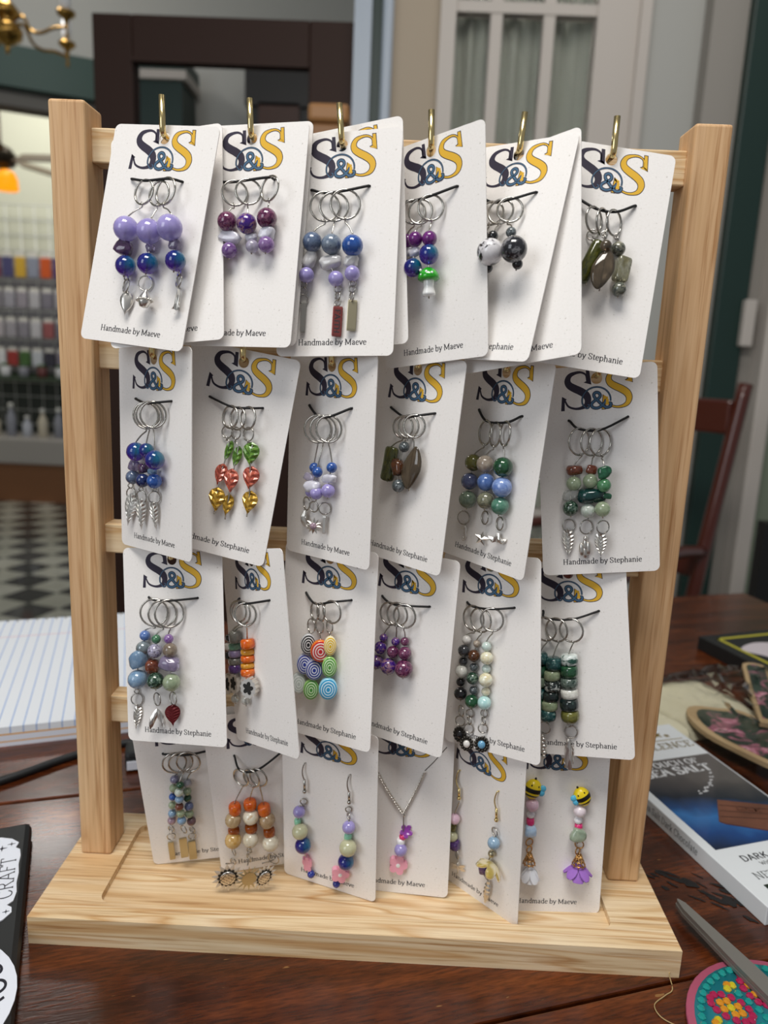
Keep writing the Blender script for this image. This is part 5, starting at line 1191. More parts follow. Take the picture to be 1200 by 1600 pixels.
for x, y, z, tx, tz in HOOKS:
    pts = [(x, 9, z), (x, y+3.2, z), (x+.03*tx, y+1.1, z+.35), (x+.08*tx, y+.1, z+1.5), (x+.2*tx, y, z+3.2), (x+tx, y, z+tz)]
    o = obj('hook', tube('hook', [Vector(p)*MM for p in pts], 1.45*MM, brass, 10), stand)

# ------------------------------------------------------------------ table and the things on it
TA = math.radians(17)
def tab(u, v, z=0.0):
    return Vector((u*math.cos(TA)-v*math.sin(TA), u*math.sin(TA)+v*math.cos(TA), TABLE+z))
table = thing('wooden_table', 'dark glossy mahogany table of joined leaves under the display stand', 'table', (0, 0, 0), (0, 0, TA))
for v0, v1 in ((-.46, -.1015), (-.0995, .1365), (.1385, .478)):
    box('table_leaf', -.75, .70, v0, v1, TABLE-.028, TABLE, table_wood, table, .0012)
box('apron', -.66, .60, -.38, -.36, TABLE-.11, TABLE-.028, table_wood, table)
box('apron', -.66, .60, .38, .40, TABLE-.11, TABLE-.028, table_wood, table)
leg_me = lathe('table_leg', [(.022, -.355), (.03, -.30), (.024, -.1), (.036, .1), (.03, .2), (.04, .355)], table_wood, 14)
for u in (-.64, .58):
    for v in (-.37, .39): obj('leg', leg_me, table, (u, v, .356))

black_m = mat('black_plastic', '#1c1e20', rough=.45); white_pl = mat('sticker_white', '#e4e8f2', rough=.5); ink_navy = mat('sticker_ink', '#191826', rough=.6)
def flat_on(name, outline, t, m, parent, z, rot=0.0, loc=(0, 0)):
    me = prism(name, outline, t, m)
    return obj(name, me, parent, (loc[0], loc[1], z), (-PI/2, 0, rot))
def rrect(w_, h, r, n=4):
    o = []
    for cx, cz, a0 in ((w_/2-r, h/2-r, 0), (-w_/2+r, h/2-r, 90), (-w_/2+r, -h/2+r, 180), (w_/2-r, -h/2+r, 270)):
        for i in range(n+1): a = math.radians(a0+90*i/n); o.append((cx+r*math.cos(a), cz+r*math.sin(a)))
    return o
def lay_text(name, txt, width, m, parent, loc, rot, **kw):
    # letters lying face up; parent-local
    vs, fs, wd = text_geo(txt, **kw); s = width/wd
    return obj(name, mk_mesh(name, [(v[0]*s, v[2]*s, 0) for v in vs], fs, m, False), parent, loc, (0, 0, rot))

# black tablet case with stickers: right edge runs (-.213,.037) -> (-.150,-.108)
tk = math.atan2(.145, -.063)-PI/2
tabl = thing('tablet_case', 'black tablet case with white stickers at the left table edge', 'tablet case', (-.213, .037, TABLE), (0, 0, tk))
box('shell', -.17, 0, -.235, 0, 0, .010, black_m, tabl, .0035)
st1 = []
for i in range(44):
    t = i/44*2*PI; st1.append((.019*math.cos(t)+.0012*math.sin(5*t), .040*math.sin(t)+.001*math.cos(7*t)))
blob = [(.0085, .036), (.0125, .031), (.011, .0265), (.0135, .024), (.0142, .018), (.0136, .010), (.0142, .002), (.0136, -.007), (.0142, -.015), (.013, -.022), (.010, -.0245), (.0125, -.027), (.0128, -.031), (.009, -.0355), (0, -.040), (-.016, -.036), (-.02, -.01), (-.018, .025), (-.008, .038), (.002, .0395)]
stk = flat_on('sticker', [(x-.0185, y-.053) for x, y in blob], .0006, white_pl, tabl, .0103)
lay_text('lettering', 'CRAFT', .037, ink_navy, tabl, (-.0066, -.0725, .01065), PI/2, thick=.07, thin=.045, serif=.14)
def sparkle(x, y, s):
    pts = [(x+(s if i % 2 == 0 else s*.22)*math.sin(PI*i/4), y+(s if i % 2 == 0 else s*.22)*math.cos(PI*i/4)) for i in range(8)]
    return flat_on('sparkle', pts, .0002, ink_navy, tabl, .0107)
for x, y, s in ((-.015, -.0255, .003), (-.010, -.0225, .0022), (-.0145, -.0845, .0026), (-.0085, -.083, .0018), (-.020, -.029, .002)): sparkle(x, y, s)
rcx, rcy, rr = -.0455, -.138, .046
flat_on('round_sticker', [(rcx+rr*math.cos(2*PI*i/40), rcy+rr*math.sin(2*PI*i/40)) for i in range(40)], .0006, white_pl, tabl, .0103)
vs, fs = [], []
x = 0
for ch in 'AROUND':
    gv, gf, wd = text_geo(ch, thick=.115, thin=.10, serif=0); s = .0135
    an0 = math.radians(-36)+x/(rr-.012); b = len(vs)
    for vx, _, vz in gv:
        an = math.radians(-36)+(x+vx*s)/(rr-.013); R = rr-.005-(vz*s)
        vs.append((rcx+(R)*math.cos(an), rcy+R*math.sin(an), .01065))
    vs[b:] = [(rcx+(rr-.0135+vz*s*.9*-1+.0085)*math.cos(math.radians(-36)+(x+vx*s)/(rr-.013)), rcy+(rr-.0135-vz*s*.9+.0085)*math.sin(math.radians(-36)+(x+vx*s)/(rr-.013)), .01065) for vx, _, vz in gv]
    fs += [tuple(b+i for i in f) for f in gf]; x += wd*s*1.05
obj('round_lettering', mk_mesh('round_lettering', vs, fs, ink_navy, False), tabl)

# lined notepad, far left: near edge (-.294,.148)->(-.245,.176), far edge (-.425,.392)->(-.355,.41)
na = math.radians(20)
pad = thing('notepad', 'open white lined notepad with spiral top behind the left post', 'notepad', (-.262, .150, TABLE), (0, 0, na))
def lined():
    m, nt, b = new_mat('lined_paper'); v = coords(nt, (1, 1, 1)); se = node(nt, 'ShaderNodeSeparateXYZ'); nt.links.new(v, se.inputs[0])
    def line(sock, period, off, width, c, prev):
        a = node(nt, 'ShaderNodeMath', operation='ADD'); nt.links.new(sock, a.inputs[0]); a.inputs[1].default_value = off+10*period
        q = node(nt, 'ShaderNodeMath', operation='MODULO'); nt.links.new(a.outputs[0], q.inputs[0]); q.inputs[1].default_value = period
        l = node(nt, 'ShaderNodeMath', operation='LESS_THAN'); nt.links.new(q.outputs[0], l.inputs[0]); l.inputs[1].default_value = width
        mx = node(nt, 'ShaderNodeMix', data_type='RGBA'); nt.links.new(l.outputs[0], mx.inputs['Factor'])
        if prev is None: mx.inputs['A'].default_value = lin('#e6eaf0')
        else: nt.links.new(prev, mx.inputs['A'])
        mx.inputs['B'].default_value = lin(c); return mx.outputs['Result']
    o = line(se.outputs['X'], .0094, 0, .0009, '#93aede', None)
    o = line(se.outputs['Y'], 1.0, -10-.075+10, .0012, '#e0a8b4', o)
    nt.links.new(o, b.inputs['Base Color']); setin(b, rough=.7)
    return m
lined_m = lined(); page = mat('page_white', '#dfe3ee', rough=.8); yel = mat('yellow_card', '#e2a23a', rough=.6)
cx_, cy_ = -.06, .125
for i, (z0, z1, mm_) in enumerate(((0, .0035, page), (.0035, .0045, yel), (.0045, .0095, page), (.0095, .0107, yel), (.0107, .0165, lined_m))):
    box(('backing_pages', 'backing_card', 'pages', 'divider', 'lined_page')[i], cx_-.115, cx_+.135, cy_-.125, cy_+.128, z0, z1, mm_, pad)
vs, fs = [], []
coil = [(cx_-.115+.25*i/(26*10), cy_+.125+.006*math.cos(2*PI*i/10), .009+.009*math.sin(2*PI*i/10)) for i in range(26*10)]
tube_geo(coil, .0006, 4, False, vs, fs); obj('spiral_wire', mk_mesh('spiral_wire', vs, fs, steel), pad)

cab = obj('power_cable', tube('power_cable', catmull([(-.5, -.06, TABLE+.003), (-.38, .02, TABLE+.003), (-.30, .062, TABLE+.003), (-.262, .090, TABLE+.003), (-.226, .128, TABLE+.003), (-.19, .152, TABLE+.003), (-.15, .162, TABLE+.003), (-.09, .17, TABLE+.003)], 6), .0029, black_m, 8))
tag(cab, 'thick black cable lying behind the left post of the stand', 'cable')
adp = thing('power_adapter', 'small black and white adapter behind the stand beside the cable', 'adapter', (-.172, .125, TABLE), (0, 0, .3))
box('plug_body', -.012, .02, -.008, .012, 0, .015, black_m, adp, .003); box('white_face', -.0105, .008, -.0095, -.0082, .002, .0085, white_pl, adp)

# chocolate bar box: local x across (b), local y up the print (-a); origin at (0,0) of the front left edge
cang = math.atan2(.313, .95)
choc = thing('chocolate_box', 'white chocolate bar box with a blue picture right of the stand', 'chocolate box', (.203, .089, TABLE), (0, 0, cang))
cw = mat('box_white', '#dfe3e6', rough=.35, coat=.3)
box('carton', 0, .0905, -.105, .098, 0, .0125, cw, choc, .0006)
def blue_print():
    m, nt, b = new_mat('box_picture'); tc = node(nt, 'ShaderNodeTexCoord'); se = node(nt, 'ShaderNodeSeparateXYZ'); nt.links.new(tc.outputs['Generated'], se.inputs[0])
    n1 = noise_tex(nt, tc.outputs['Generated'], 4, 3, .5)
    ad = node(nt, 'ShaderNodeMath', operation='MULTIPLY_ADD'); nt.links.new(n1, ad.inputs[0]); ad.inputs[1].default_value = .22
    nt.links.new(se.outputs['Z'], ad.inputs[2])
    ax2 = node(nt, 'ShaderNodeMath', operation='MULTIPLY_ADD'); nt.links.new(se.outputs['X'], ax2.inputs[0]); ax2.inputs[1].default_value = .25; nt.links.new(ad.outputs[0], ax2.inputs[2])
    nt.links.new(ramp(nt, ax2.outputs[0], [(.12, '#0c1c3c'), (.3, '#123f7c'), (.47, '#2f6fae'), (.56, '#1c4478'), (.72, '#1b2230'), (.9, '#4a4647'), (1, '#5f5a58')]), b.inputs['Base Color'])
    setin(b, rough=.3, coat=.4); return m
flat_on('picture', [(.007, -.055), (.0885, -.055), (.0885, .0475), (.007, .0475)], .0004, blue_print(), choc, .0127)
wink = mat('white_ink', '#d9dadc', rough=.5); gink = mat('gold_foil', '#b39a55', metal=.8, rough=.3); grink = mat('grey_ink', '#7d7f80', rough=.6)
lay_text('lettering_touch', 'A TOUCH OF', .056, wink, choc, (.0165, .0375, .0130), 0, thick=.15, thin=.06)
lay_text('lettering_salt', 'SEA SALT', .060, wink, choc, (.0155, .0262, .0130), 0, thick=.19, thin=.07, serif=.2)
lay_text('lettering_excellence', 'EXCELLENCE', .076, gink, choc, (.0115, .0612, .0127), 0, thick=.10, thin=.05)
flat_on('gold_line', [(.03, .0735), (.0845, .0735), (.0845, .0742), (.03, .0742)], .0003, gink, choc, .0126)
for gx, gy, gs in ((.066, .083, .005), (.060, .081, .0035), (.074, .080, .003)):
    flat_on('gold_star', [(gx+x*gs, gy+z*gs) for x, z in starpts(5, .45, 1)], .0003, gink, choc, .0126)
lay_text('lettering_dark', 'DARK CHOCOLATE', .067, ink_text, choc, (.0165, -.0690, .0127), 0, thick=.12, thin=.07, serif=.04)
lay_text('lettering_with', 'With a Touch of Sea Salt', .045, grink, choc, (.0255, -.0742, .0127), 0)
lay_text('lettering_net', 'NET WT', .03, grink, choc, (.0125, -.0845, .0127), 0, thick=.09, thin=.04)
flat_on('dark_label', [(.012, -.103), (.0885, -.103), (.0885, -.0895), (.012, -.0895)], .0004, mat('label_dark', '#1c2a1c', rough=.4), choc, .0127)
vs, fs, wd = text_geo('A Touch of Sea Salt Dark Chocolate', thick=.1, thin=.06, serif=.1); s = .084/wd
obj('side_lettering', mk_mesh('side_lettering', [(-.0003, .036-v[0]*s, .0045+v[2]*s*1.25) for v in vs], fs, grink, False), choc)
cho_m = stone('milk_chocolate', [(.3, '#5a3324'), (.7, '#7a4a36')], scale=30, rough=.4)
pc = flat_on('chocolate_piece', [(.0475, -.0095), (.0885, -.0275), (.0885, -.052), (.062, -.0505), (.0335, -.0345), (.0305, -.031)], .0012, cho_m, choc, .0131)
for t in (.25, .5, .75):
    P0 = Vector((.0475+(.0885-.0475)*t*0+.0, 0)); a0 = (.0325+(.049-.0325)*(1-t)-.001, -.033+(.0235)*(1-t)); a1 = (.0885, -.0505+(.023)*(1-t))
    v_, f_ = [], []; pen_strip(v_, f_, [a0, a1], .0007); obj('groove', mk_mesh('groove', [(x_, z_, .01375) for x_, _, z_ in v_], f_, mat('chocolate_dark', '#3a2018', rough=.5), False), choc)
G.setdefault('L', G['L'])
lay_text('brand_lettering', 'Lindt', .017, mat('emboss', '#5e3829', rough=.4), choc, (.052, -.0235, .01385), -.38, thick=.15, thin=.08, serif=0)
for i in range(26):
    t = i/25; sx = .042+.030*t+random.uniform(-.002, .002); sy = .002+.024*t**1.8+random.uniform(-.002, .002)
    flat_on('salt_flake', [(sx+.0011*math.cos(a)*random.uniform(.5, 1), sy+.0011*math.sin(a)*random.uniform(.5, 1)) for a in (0, 1.3, 2.5, 3.8, 5)], .0003, wink, choc, .0130)

# black flat box with yellow line, far right
bbx = thing('black_box', 'flat black box with a yellow border line at the far right of the table', 'box', (.368, .425, TABLE), (0, 0, math.radians(20)))
box('case', 0, .24, -.16, 0, 0, .016, black_m, bbx, .001)
yl = mat('yellow_line', '#b9b23a', rough=.5)
for a in ((.014, .226, -.016, -.012), (.014, .226, -.148, -.144), (.014, .018, -.148, -.012), (.222, .226, -.148, -.012)):
    flat_on('border_line', [(a[0], a[2]), (a[1], a[2]), (a[1], a[3]), (a[0], a[3])], .0004, yl, bbx, .0162)
flat_on('picture_patch', [(.05+.03*math.cos(t)*(1+.2*math.sin(3*t)), -.055+.022*math.sin(t)) for t in [2*PI*i/20 for i in range(20)]], .0004, mat('patch', '#cfc6cc', rough=.4), bbx, .0162)

# plastic bag holding cloth and painted wooden shapes
bag = thing('plastic_bag', 'crinkled clear plastic bag holding floral wooden shapes beside the chocolate box', 'bag', (.325, .235, TABLE), (0, 0, math.radians(22)))
tanw = mat('cut_wood_edge', '#b39a74', rough=.6); cloth = mat('cream_cloth', '#cdc8ae', rough=.85)
def floral():
    m, nt, b = new_mat('floral_print'); v = coords(nt, (1, 1, 1))
    f = noise_tex(nt, v, 48, 3, .55, .8); c1 = ramp(nt, f, [(.3, '#1c2a24'), (.5, '#33443a'), (.60, '#b06a80'), (.66, '#d9a8b4'), (.7, '#3c4a3c'), (.8, '#9a5a44')])
    nt.links.new(c1, b.inputs['Base Color']); setin(b, rough=.35, coat=.4); return m
flor = floral()
def cut_shape(name, out, inner, x, y, z, rot):
    o = flat_on(name, out, .004, tanw, bag, z, rot, (x, y)); obj('print', prism('print', inner, .0006, flor), o, (0, -.0022, 0)); return o
wing = [(.052*math.cos(a)*(1+.16*math.cos(3*a+.6)), .034*math.sin(a)*(1+.12*math.sin(2*a))) for a in [2*PI*i/32 for i in range(32)]]
cut_shape('wooden_shape', wing, [(x*.84, y*.80) for x, y in wing], -.024, -.034, .0145, -1.75)
cut_shape('wooden_shape', [(x*.8, y*.8) for x, y in wing], [(x*.66, y*.62) for x, y in wing], .012, -.088, .0135, -1.2)
bar_ = [(-.012, .0)]+[(.012*math.cos(a), .062+.012*math.sin(a)) for a in [PI*(1-i/8) for i in range(9)]]+[(.012, 0), (.010, -.07), (-.010, -.07)]
cut_shape('wooden_shape', bar_, [(x*.7, y*.9+.002) for x, y in bar_], .046, .012, .021, -.72)
def cushion(name, sx, sy, sz, m, amp, seed):
    bm = bmesh.new(); bmesh.ops.create_grid(bm, x_segments=26, y_segments=22, size=.5)
    for v in bm.verts:
        e = min(1, (1-abs(2*v.co.x)**4))*min(1, (1-abs(2*v.co.y)**4))
        v.co = Vector((v.co.x*sx, v.co.y*sy, sz*max(0, e)**.5*(.7+.3*noise.noise(Vector((v.co.x*5+seed, v.co.y*5, 1))))+amp*noise.noise(Vector((v.co.x*16+seed, v.co.y*16, 4)))*max(.15, e)+.0012))
    return from_bm(name, bm, m, True)
obj('cream_cloth', cushion('cream_cloth', .12, .10, .012, cloth, .003, 3), bag, (-.018, .038, 0))
plast = mat('clear_plastic', '#ffffff', rough=.05, trans=1.0, ior=1.08, spec=.9)
def film():
    m, nt, b = new_mat('clear_film'); nt.nodes.remove(b); out = nt.nodes['Material Output']
    tr = node(nt, 'ShaderNodeBsdfTransparent'); gls = node(nt, 'ShaderNodeBsdfGlossy'); gls.inputs['Roughness'].default_value = .08
    mx = node(nt, 'ShaderNodeMixShader'); fr = node(nt, 'ShaderNodeFresnel'); fr.inputs['IOR'].default_value = 1.42
    nt.links.new(fr.outputs[0], mx.inputs[0]); nt.links.new(tr.outputs[0], mx.inputs[1]); nt.links.new(gls.outputs[0], mx.inputs[2]); nt.links.new(mx.outputs[0], out.inputs[0]); return m
obj('film', cushion('film', .172, .21, .034, film(), .012, 9), bag, (.026, -.012, .001))

# scissors resting on the jewelled coaster
coaster = thing('jewelled_coaster', 'round coaster covered in teal, magenta and amber gems by the scissors', 'coaster', (.213, -.089, TABLE))
pinkrim = mat('coaster_rim', '#a8506a', rough=.5); tealb = mat('coaster_teal', '#1c7a86', rough=.4)
obj('disc', lathe('disc', [(.046, 0), (.049, .0006), (.049, .0032), (.0485, .0036)], pinkrim, 48), coaster)
obj('print', lathe('print', [(.0452, .0034), (.0452, .0040)], tealb, 48), coaster)
gem_me = {}
for gk, gc in dict(teal='#12908a', magenta='#a8184c', amber='#d08a1c', yellow='#c9b820').items():
    gem_me[gk] = lathe('gem_'+gk, [(.0021, 0), (.0021, .0008), (.0012, .0017)], mat('gem_'+gk, gc, rough=.08, coat=.8), 7, False)
gems = []
for i in range(52): gems.append((.0422, 2*PI*i/52, 'teal'))
petal_c = [(.029, 2*PI*i/8+.2) for i in range(8)]
def put(x, y, g): gems.append((math.hypot(x, y), math.atan2(y, x), g))
for r_, a in petal_c:
    for i in range(13):
        t = 2*PI*i/13; lx, ly = .0098*math.cos(t), .0068*math.sin(t)
        put(r_*math.cos(a)+lx*math.cos(a)-ly*math.sin(a), r_*math.sin(a)+lx*math.sin(a)+ly*math.cos(a), 'magenta')
    for i in range(6):
        t = 2*PI*i/6; lx, ly = .0052*math.cos(t), .0034*math.sin(t)
        put(r_*math.cos(a)+lx*math.cos(a)-ly*math.sin(a), r_*math.sin(a)+lx*math.sin(a)+ly*math.cos(a), 'amber')
    put(r_*math.cos(a), r_*math.sin(a), 'yellow')
    for q in (-1, 0, 1): put((.0362-.0015*abs(q))*math.cos(a+PI/8+q*.06), (.0362-.0015*abs(q))*math.sin(a+PI/8+q*.06), 'yellow' if q else 'amber')
    for q in range(3): put((.019+.0055*q)*math.cos(a+PI/8), (.019+.0055*q)*math.sin(a+PI/8), 'teal')
for i in range(14): put(.0145*math.cos(2*PI*i/14), .0145*math.sin(2*PI*i/14), 'teal')
for i in range(8): put(.008*math.cos(2*PI*i/8), .008*math.sin(2*PI*i/8), 'magenta')
put(0, 0, 'yellow')
for r_, a, g in gems[:298]: obj('gem', gem_me[g], coaster, (r_*math.cos(a), r_*math.sin(a), .0039), (0, 0, a))

sang = math.atan2(-.087, .031)
sc = thing('scissors', 'steel scissors with one closed blade pointing at the right post', 'scissors', (.187, -.004, TABLE), (0, 0, sang))
sm = mat('brushed_steel', '#a09c96', metal=.75, rough=.42)
def blade(h):
    # local x along the blade from the tip
    return [(0, 0), (.004, h*.0022), (.05, h*.0058), (.105, h*.0088), (.105, -h*.0030), (.05, -h*.0034), (.008, -h*.0026), (.001, -h*.0010)]
o1 = flat_on('blade', blade(1), .0022, sm, sc, .0088); o1.rotation_euler.y = 0
o2 = flat_on('blade', [(x, y-.0006) for x, y in blade(1)][:], .0020, sm, sc, .0064)
obj('pivot', lathe('pivot', [(.0035, 0), (.0035, .004), (.002, .0052)], sm, 14), sc, (.108, 0, .006))
for s in (-1, 1):
    obj('handle', tube('handle', [(.165+.03*math.cos(a), s*.019+.016*math.sin(a), .008) for a in [2*PI*i/20 for i in range(20)]], .004, black_m, 8, True), sc)
    obj('shank', tube('shank', [(.104, s*-.002, .0075), (.125, s*.006, .008), (.140, s*.012, .008)], .004, black_m, 8), sc)
thr = obj('loose_thread', tube('loose_thread', catmull([(.166, -.040, TABLE+.0008), (.172, -.047, TABLE+.001), (.166, -.052, TABLE+.003), (.165, -.060, TABLE+.001), (.160, -.064, TABLE+.001), (.1525, -.070, TABLE+.0008), (.1535, -.077, TABLE+.0008), (.160, -.082, TABLE+.001)], 6), .00028, mat('jute', '#b39a6a', rough=.8), 5))
tag(thr, 'curled tan thread lying between the stand base and the coaster', 'thread')
vs, fs = [], []
for i in range(30):
    t = random.random(); qx = .184+.052*t+random.gauss(0, .006); qy = .030-.026*t+random.gauss(0, .0055); an = -.55+random.uniform(-.3, .3); L = random.uniform(.003, .010); W2 = random.uniform(.0008, .0032)
    b = len(vs); n_ = 9; c_, s_ = math.cos(an), math.sin(an)
    for j in range(n_):
        k_ = random.uniform(.55, 1.1); dx, dy = L*k_*math.cos(2*PI*j/n_), W2*k_*math.sin(2*PI*j/n_)
        vs.append((qx+dx*c_-dy*s_, qy+dx*s_+dy*c_, TABLE+.0002+.00001*i))
    fs.append(tuple(range(b, b+n_)))
sca = obj('worn_finish', mk_mesh('worn_finish', vs, fs, mat('worn_black', '#0c0706', rough=.7), False)); sca['kind'] = 'stuff'; tag(sca, 'black worn patches on the table finish above the scissors tip', 'scuff marks')

# ------------------------------------------------------------------ the room
grey_wall = mat('grey_wall', '#b3b3ae', rough=.85); beige_wall = mat('beige_wall', '#b3a592', rough=.85); cream_wall = mat('cream_wall', '#cfd0bf', rough=.85); white_trim = mat('white_trim', '#c4bcb4', rough=.5)
pale_trim = mat('pale_blue_trim', '#aeb9c6', rough=.4); green_trim = mat('dark_green_trim', '#14302a', rough=.45); green_beam = mat('green_beam', '#2c4640', rough=.6)
dark_wood = mat('dark_wood', '#301b12', rough=.55, spec=.25); curtain = mat('sheer_curtain', '#a3a79c', rough=.8); glass = mat('pane_glass', '#ffffff', rough=.02, trans=1, ior=1.03, spec=.6)
sage = mat('sage_panel', '#7c8674', rough=.6)
tile_w = stone('tile_white', [(.3, '#a6a699'), (.7, '#c2c2b8')], scale=4, rough=.3); tile_k = stone('tile_black', [(.3, '#2c2e30'), (.7, '#3a3c3c')], scale=4, rough=.3)

struct(box('floor', -4.5, 2.5, -1.6, 6.0, -.1, -.004, mat('grout', '#8d8c84', rough=.8)))
FLOOR = bpy.data.objects['floor']
ta = math.atan2(.2, -.1)-PI/4; s_t = .157
tm = [box_me('floor_tile', s_t-.004, s_t-.004, .008, m_, .001, 1) for m_ in (tile_k, tile_w)]
n_t = 0; far_v, far_f = [[], []], [[], []]
def tile_at(i, j):
    lx, ly = i*s_t, j*s_t
    return (-1.539+lx*math.cos(ta)-ly*math.sin(ta), 2.613+lx*math.sin(ta)+ly*math.cos(ta))
cells = []
for i in range(-26, 27):
    for j in range(-26, 27):
        x, y = tile_at(i, j)
        if -3.4 < x < .8 and .9 < y < 5.0 and x < .2-.05*y:
            lo, hi = -.53*(y+.384)-.22, -.36*(y+.384)+.02   # the strip seen left of the stand
            cells.append((0 if lo < x < hi and y > 1.3 else 1, i, j, x, y))
cells.sort()
for vis, i, j, x, y in cells:
    par = (i+j) % 2
    if vis == 0 and n_t < 290:
        obj('floor_tile', tm[par], FLOOR, (x-FLOOR.location.x, y-FLOOR.location.y, -FLOOR.location.z), (0, 0, ta)); n_t += 1
    else:
        b = len(far_v[par]); h = (s_t-.004)/2
        for dx, dy in ((-h, -h), (h, -h), (h, h), (-h, h)): far_v[par].append((x-FLOOR.location.x+dx*math.cos(ta)-dy*math.sin(ta), y-FLOOR.location.y+dx*math.sin(ta)+dy*math.cos(ta), -FLOOR.location.z+.002))
        far_f[par].append((b, b+1, b+2, b+3))
for par in (0, 1):
    o = obj('floor_tiles', mk_mesh('floor_tiles', far_v[par], far_f[par], (tile_k, tile_w)[par], False), FLOOR); o['kind'] = 'stuff'
struct(box('wall_back', -4.5, -.3, 5.0, 5.1, 0, 3.4, cream_wall))
struct(box('wall_left', -4.5, -4.4, -1.6, 5.0, 0, 3.4, cream_wall))
struct(box('ceiling', -4.5, 1.2, 1.2, 5.1, 3.3, 3.4, mat('ceiling_white', '#c9ccca', rough=.9)))
# wall with the wide opening: grey upper wall, green beam, grey-brown strip under the beam
ba = math.radians(24)
def beam_box(name, z0, z1, m, d0=0, d1=.12):
    o = box(name, -1.6, 1.9, d0, d1, z0, z1, m); o.location = Vector((-1.70, 3.55, (z0+z1)/2))+Vector((math.cos(ba)*.15, math.sin(ba)*.15, 0)); o.rotation_euler = (0, 0, ba); return struct(o)
beam_box('wall_upper', 2.42, 3.3, grey_wall, 0, .14); beam_box('trim_1', 2.24, 2.42, green_beam, -.03, .2); beam_box('trim_2', 2.17, 2.24, mat('under_strip', '#5c5a56', rough=.7), 0, .12)

# right-hand walls seen behind the stand (plane y = 1.75)
struct(box('trim_3', -.147, -.102, 1.72, 1.80, 0, 2.9, pale_trim)); struct(box('trim_4', -.102, -.074, 1.74, 1.80, 0, 2.9, green_trim)); struct(box('trim_5', -.074, -.046, 1.71, 1.80, 0, 2.9, pale_trim, bevel=.01))
struct(box('wall_right', -.046, .075, 1.75, 1.85, 0, 2.9, beige_wall))
d2 = struct(box('door_2', .075, .115, 1.73, 1.80, 0, 2.9, curtain)); 
d2.data.materials[0] = white_trim
def dpart(name, x0, x1, z0, z1, m, y0=1.735, y1=1.79): 
    o = box(name, x0, x1, y0, y1, z0, z1, m, d2); o.location -= d2.location; return o
for x0, x1 in ((.205, .236), (.342, .372)): dpart('muntin', x0, x1, .3, 2.85, white_trim, 1.745, 1.775)
dpart('stile', .478, .585, 0, 2.9, white_trim)
for z0, z1 in ((0, .3), (.62, .645), (1.07, 1.095), (1.50, 1.525), (1.945, 1.972), (2.42, 2.45), (2.82, 2.9)): dpart('rail', .115, .478, z0, z1, white_trim, 1.742, 1.778)
for x0, x1 in ((.115, .205), (.236, .342), (.372, .478)):
    for z0, z1 in ((.3, .62), (.645, 1.07), (1.095, 1.50), (1.525, 1.945), (1.972, 2.42)): dpart('pane', x0, x1, z0, z1, glass, 1.756, 1.762)
def folds():
    vs, fs = [], []; n = 60
    for i in range(n+1):
        x = .09+.42*i/n; y = 1.815+.010*math.sin(i*1.1)+.008*math.sin(i*.43)
        vs += [(x, y, .2), (x, y, 2.85)]
    for i in range(n): fs.append((2*i, 2*i+2, 2*i+3, 2*i+1))
    return mk_mesh('curtain', vs, fs, curtain)
cur = obj('curtain', folds()); tag(cur, 'grey green sheer curtain hanging behind the white glazed door', 'curtain')
struct(box('wall_behind_curtain', .05, .62, 1.9, 1.95, 0, 2.9, curtain))
struct(box('trim_6', .585, .612, 1.72, 1.80, 0, 2.9, white_trim)); struct(box('wall_panel', .612, .765, 1.75, 1.85, 0, 2.9, grey_wall))
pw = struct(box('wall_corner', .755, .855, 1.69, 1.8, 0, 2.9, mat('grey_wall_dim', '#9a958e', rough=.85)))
d3 = struct(box('door_3', .845, .925, 1.66, 1.74, 0, 2.9, green_trim, bevel=.004))
for z in (1.19, 1.92):
    h = box('hinge', .91, .94, 1.635, 1.66, z-.06, z+.06, white_trim, d3, .003); h.location -= d3.location
struct(box('wall_side', .925, .99, 1.68, 1.78, 0, 2.9, mat('grey_wall_warm', '#928d86', rough=.85)))
struct(box('trim_7', .965, 1.008, 1.62, 1.70, 0, 2.9, white_trim, bevel=.006)); struct(box('wall_sage', 1.008, 1.5, 1.66, 1.76, 0, 2.9, sage))
struct(box('trim_8', .875, .95, 1.30, 1.34, 0, .72, mat('black_post', '#0d0d0e', rough=.5)))

# dark glazed door left of centre
d1 = thing('glazed_door', 'tall dark wooden door with a glass panel behind the stand', 'door', (-.49, 1.78, 0))
for x0, x1 in ((-.35, -.245), (.225, .343)): box('stile', x0, x1, -.03, .03, 0, 1.915, dark_wood, d1, .004)
box('top_rail', -.245, .225, -.03, .03, 1.81, 1.915, dark_wood, d1, .004); box('bead', -.245, .225, -.036, -.03, 1.80, 1.812, dark_wood, d1)
box('lock_rail', -.245, .225, -.03, .03, .85, .98, dark_wood, d1, .004); box('bottom_rail', -.245, .225, -.03, .03, 0, .22, dark_wood, d1, .004); box('panel', -.245, .225, -.012, .012, .22, .85, dark_wood, d1)
box('pane', -.245, .225, -.004, .004, .98, 1.81, glass, d1)
for z in (1.72, 1.5, 1.2): 
    obj('hinge', lathe('hinge', [(.006, -.05), (.007, -.045), (.007, .045), (.006, .05)], mat('old_hinge', '#6b6258', metal=.9, rough=.4), 10), d1, (.35, -.03, z))
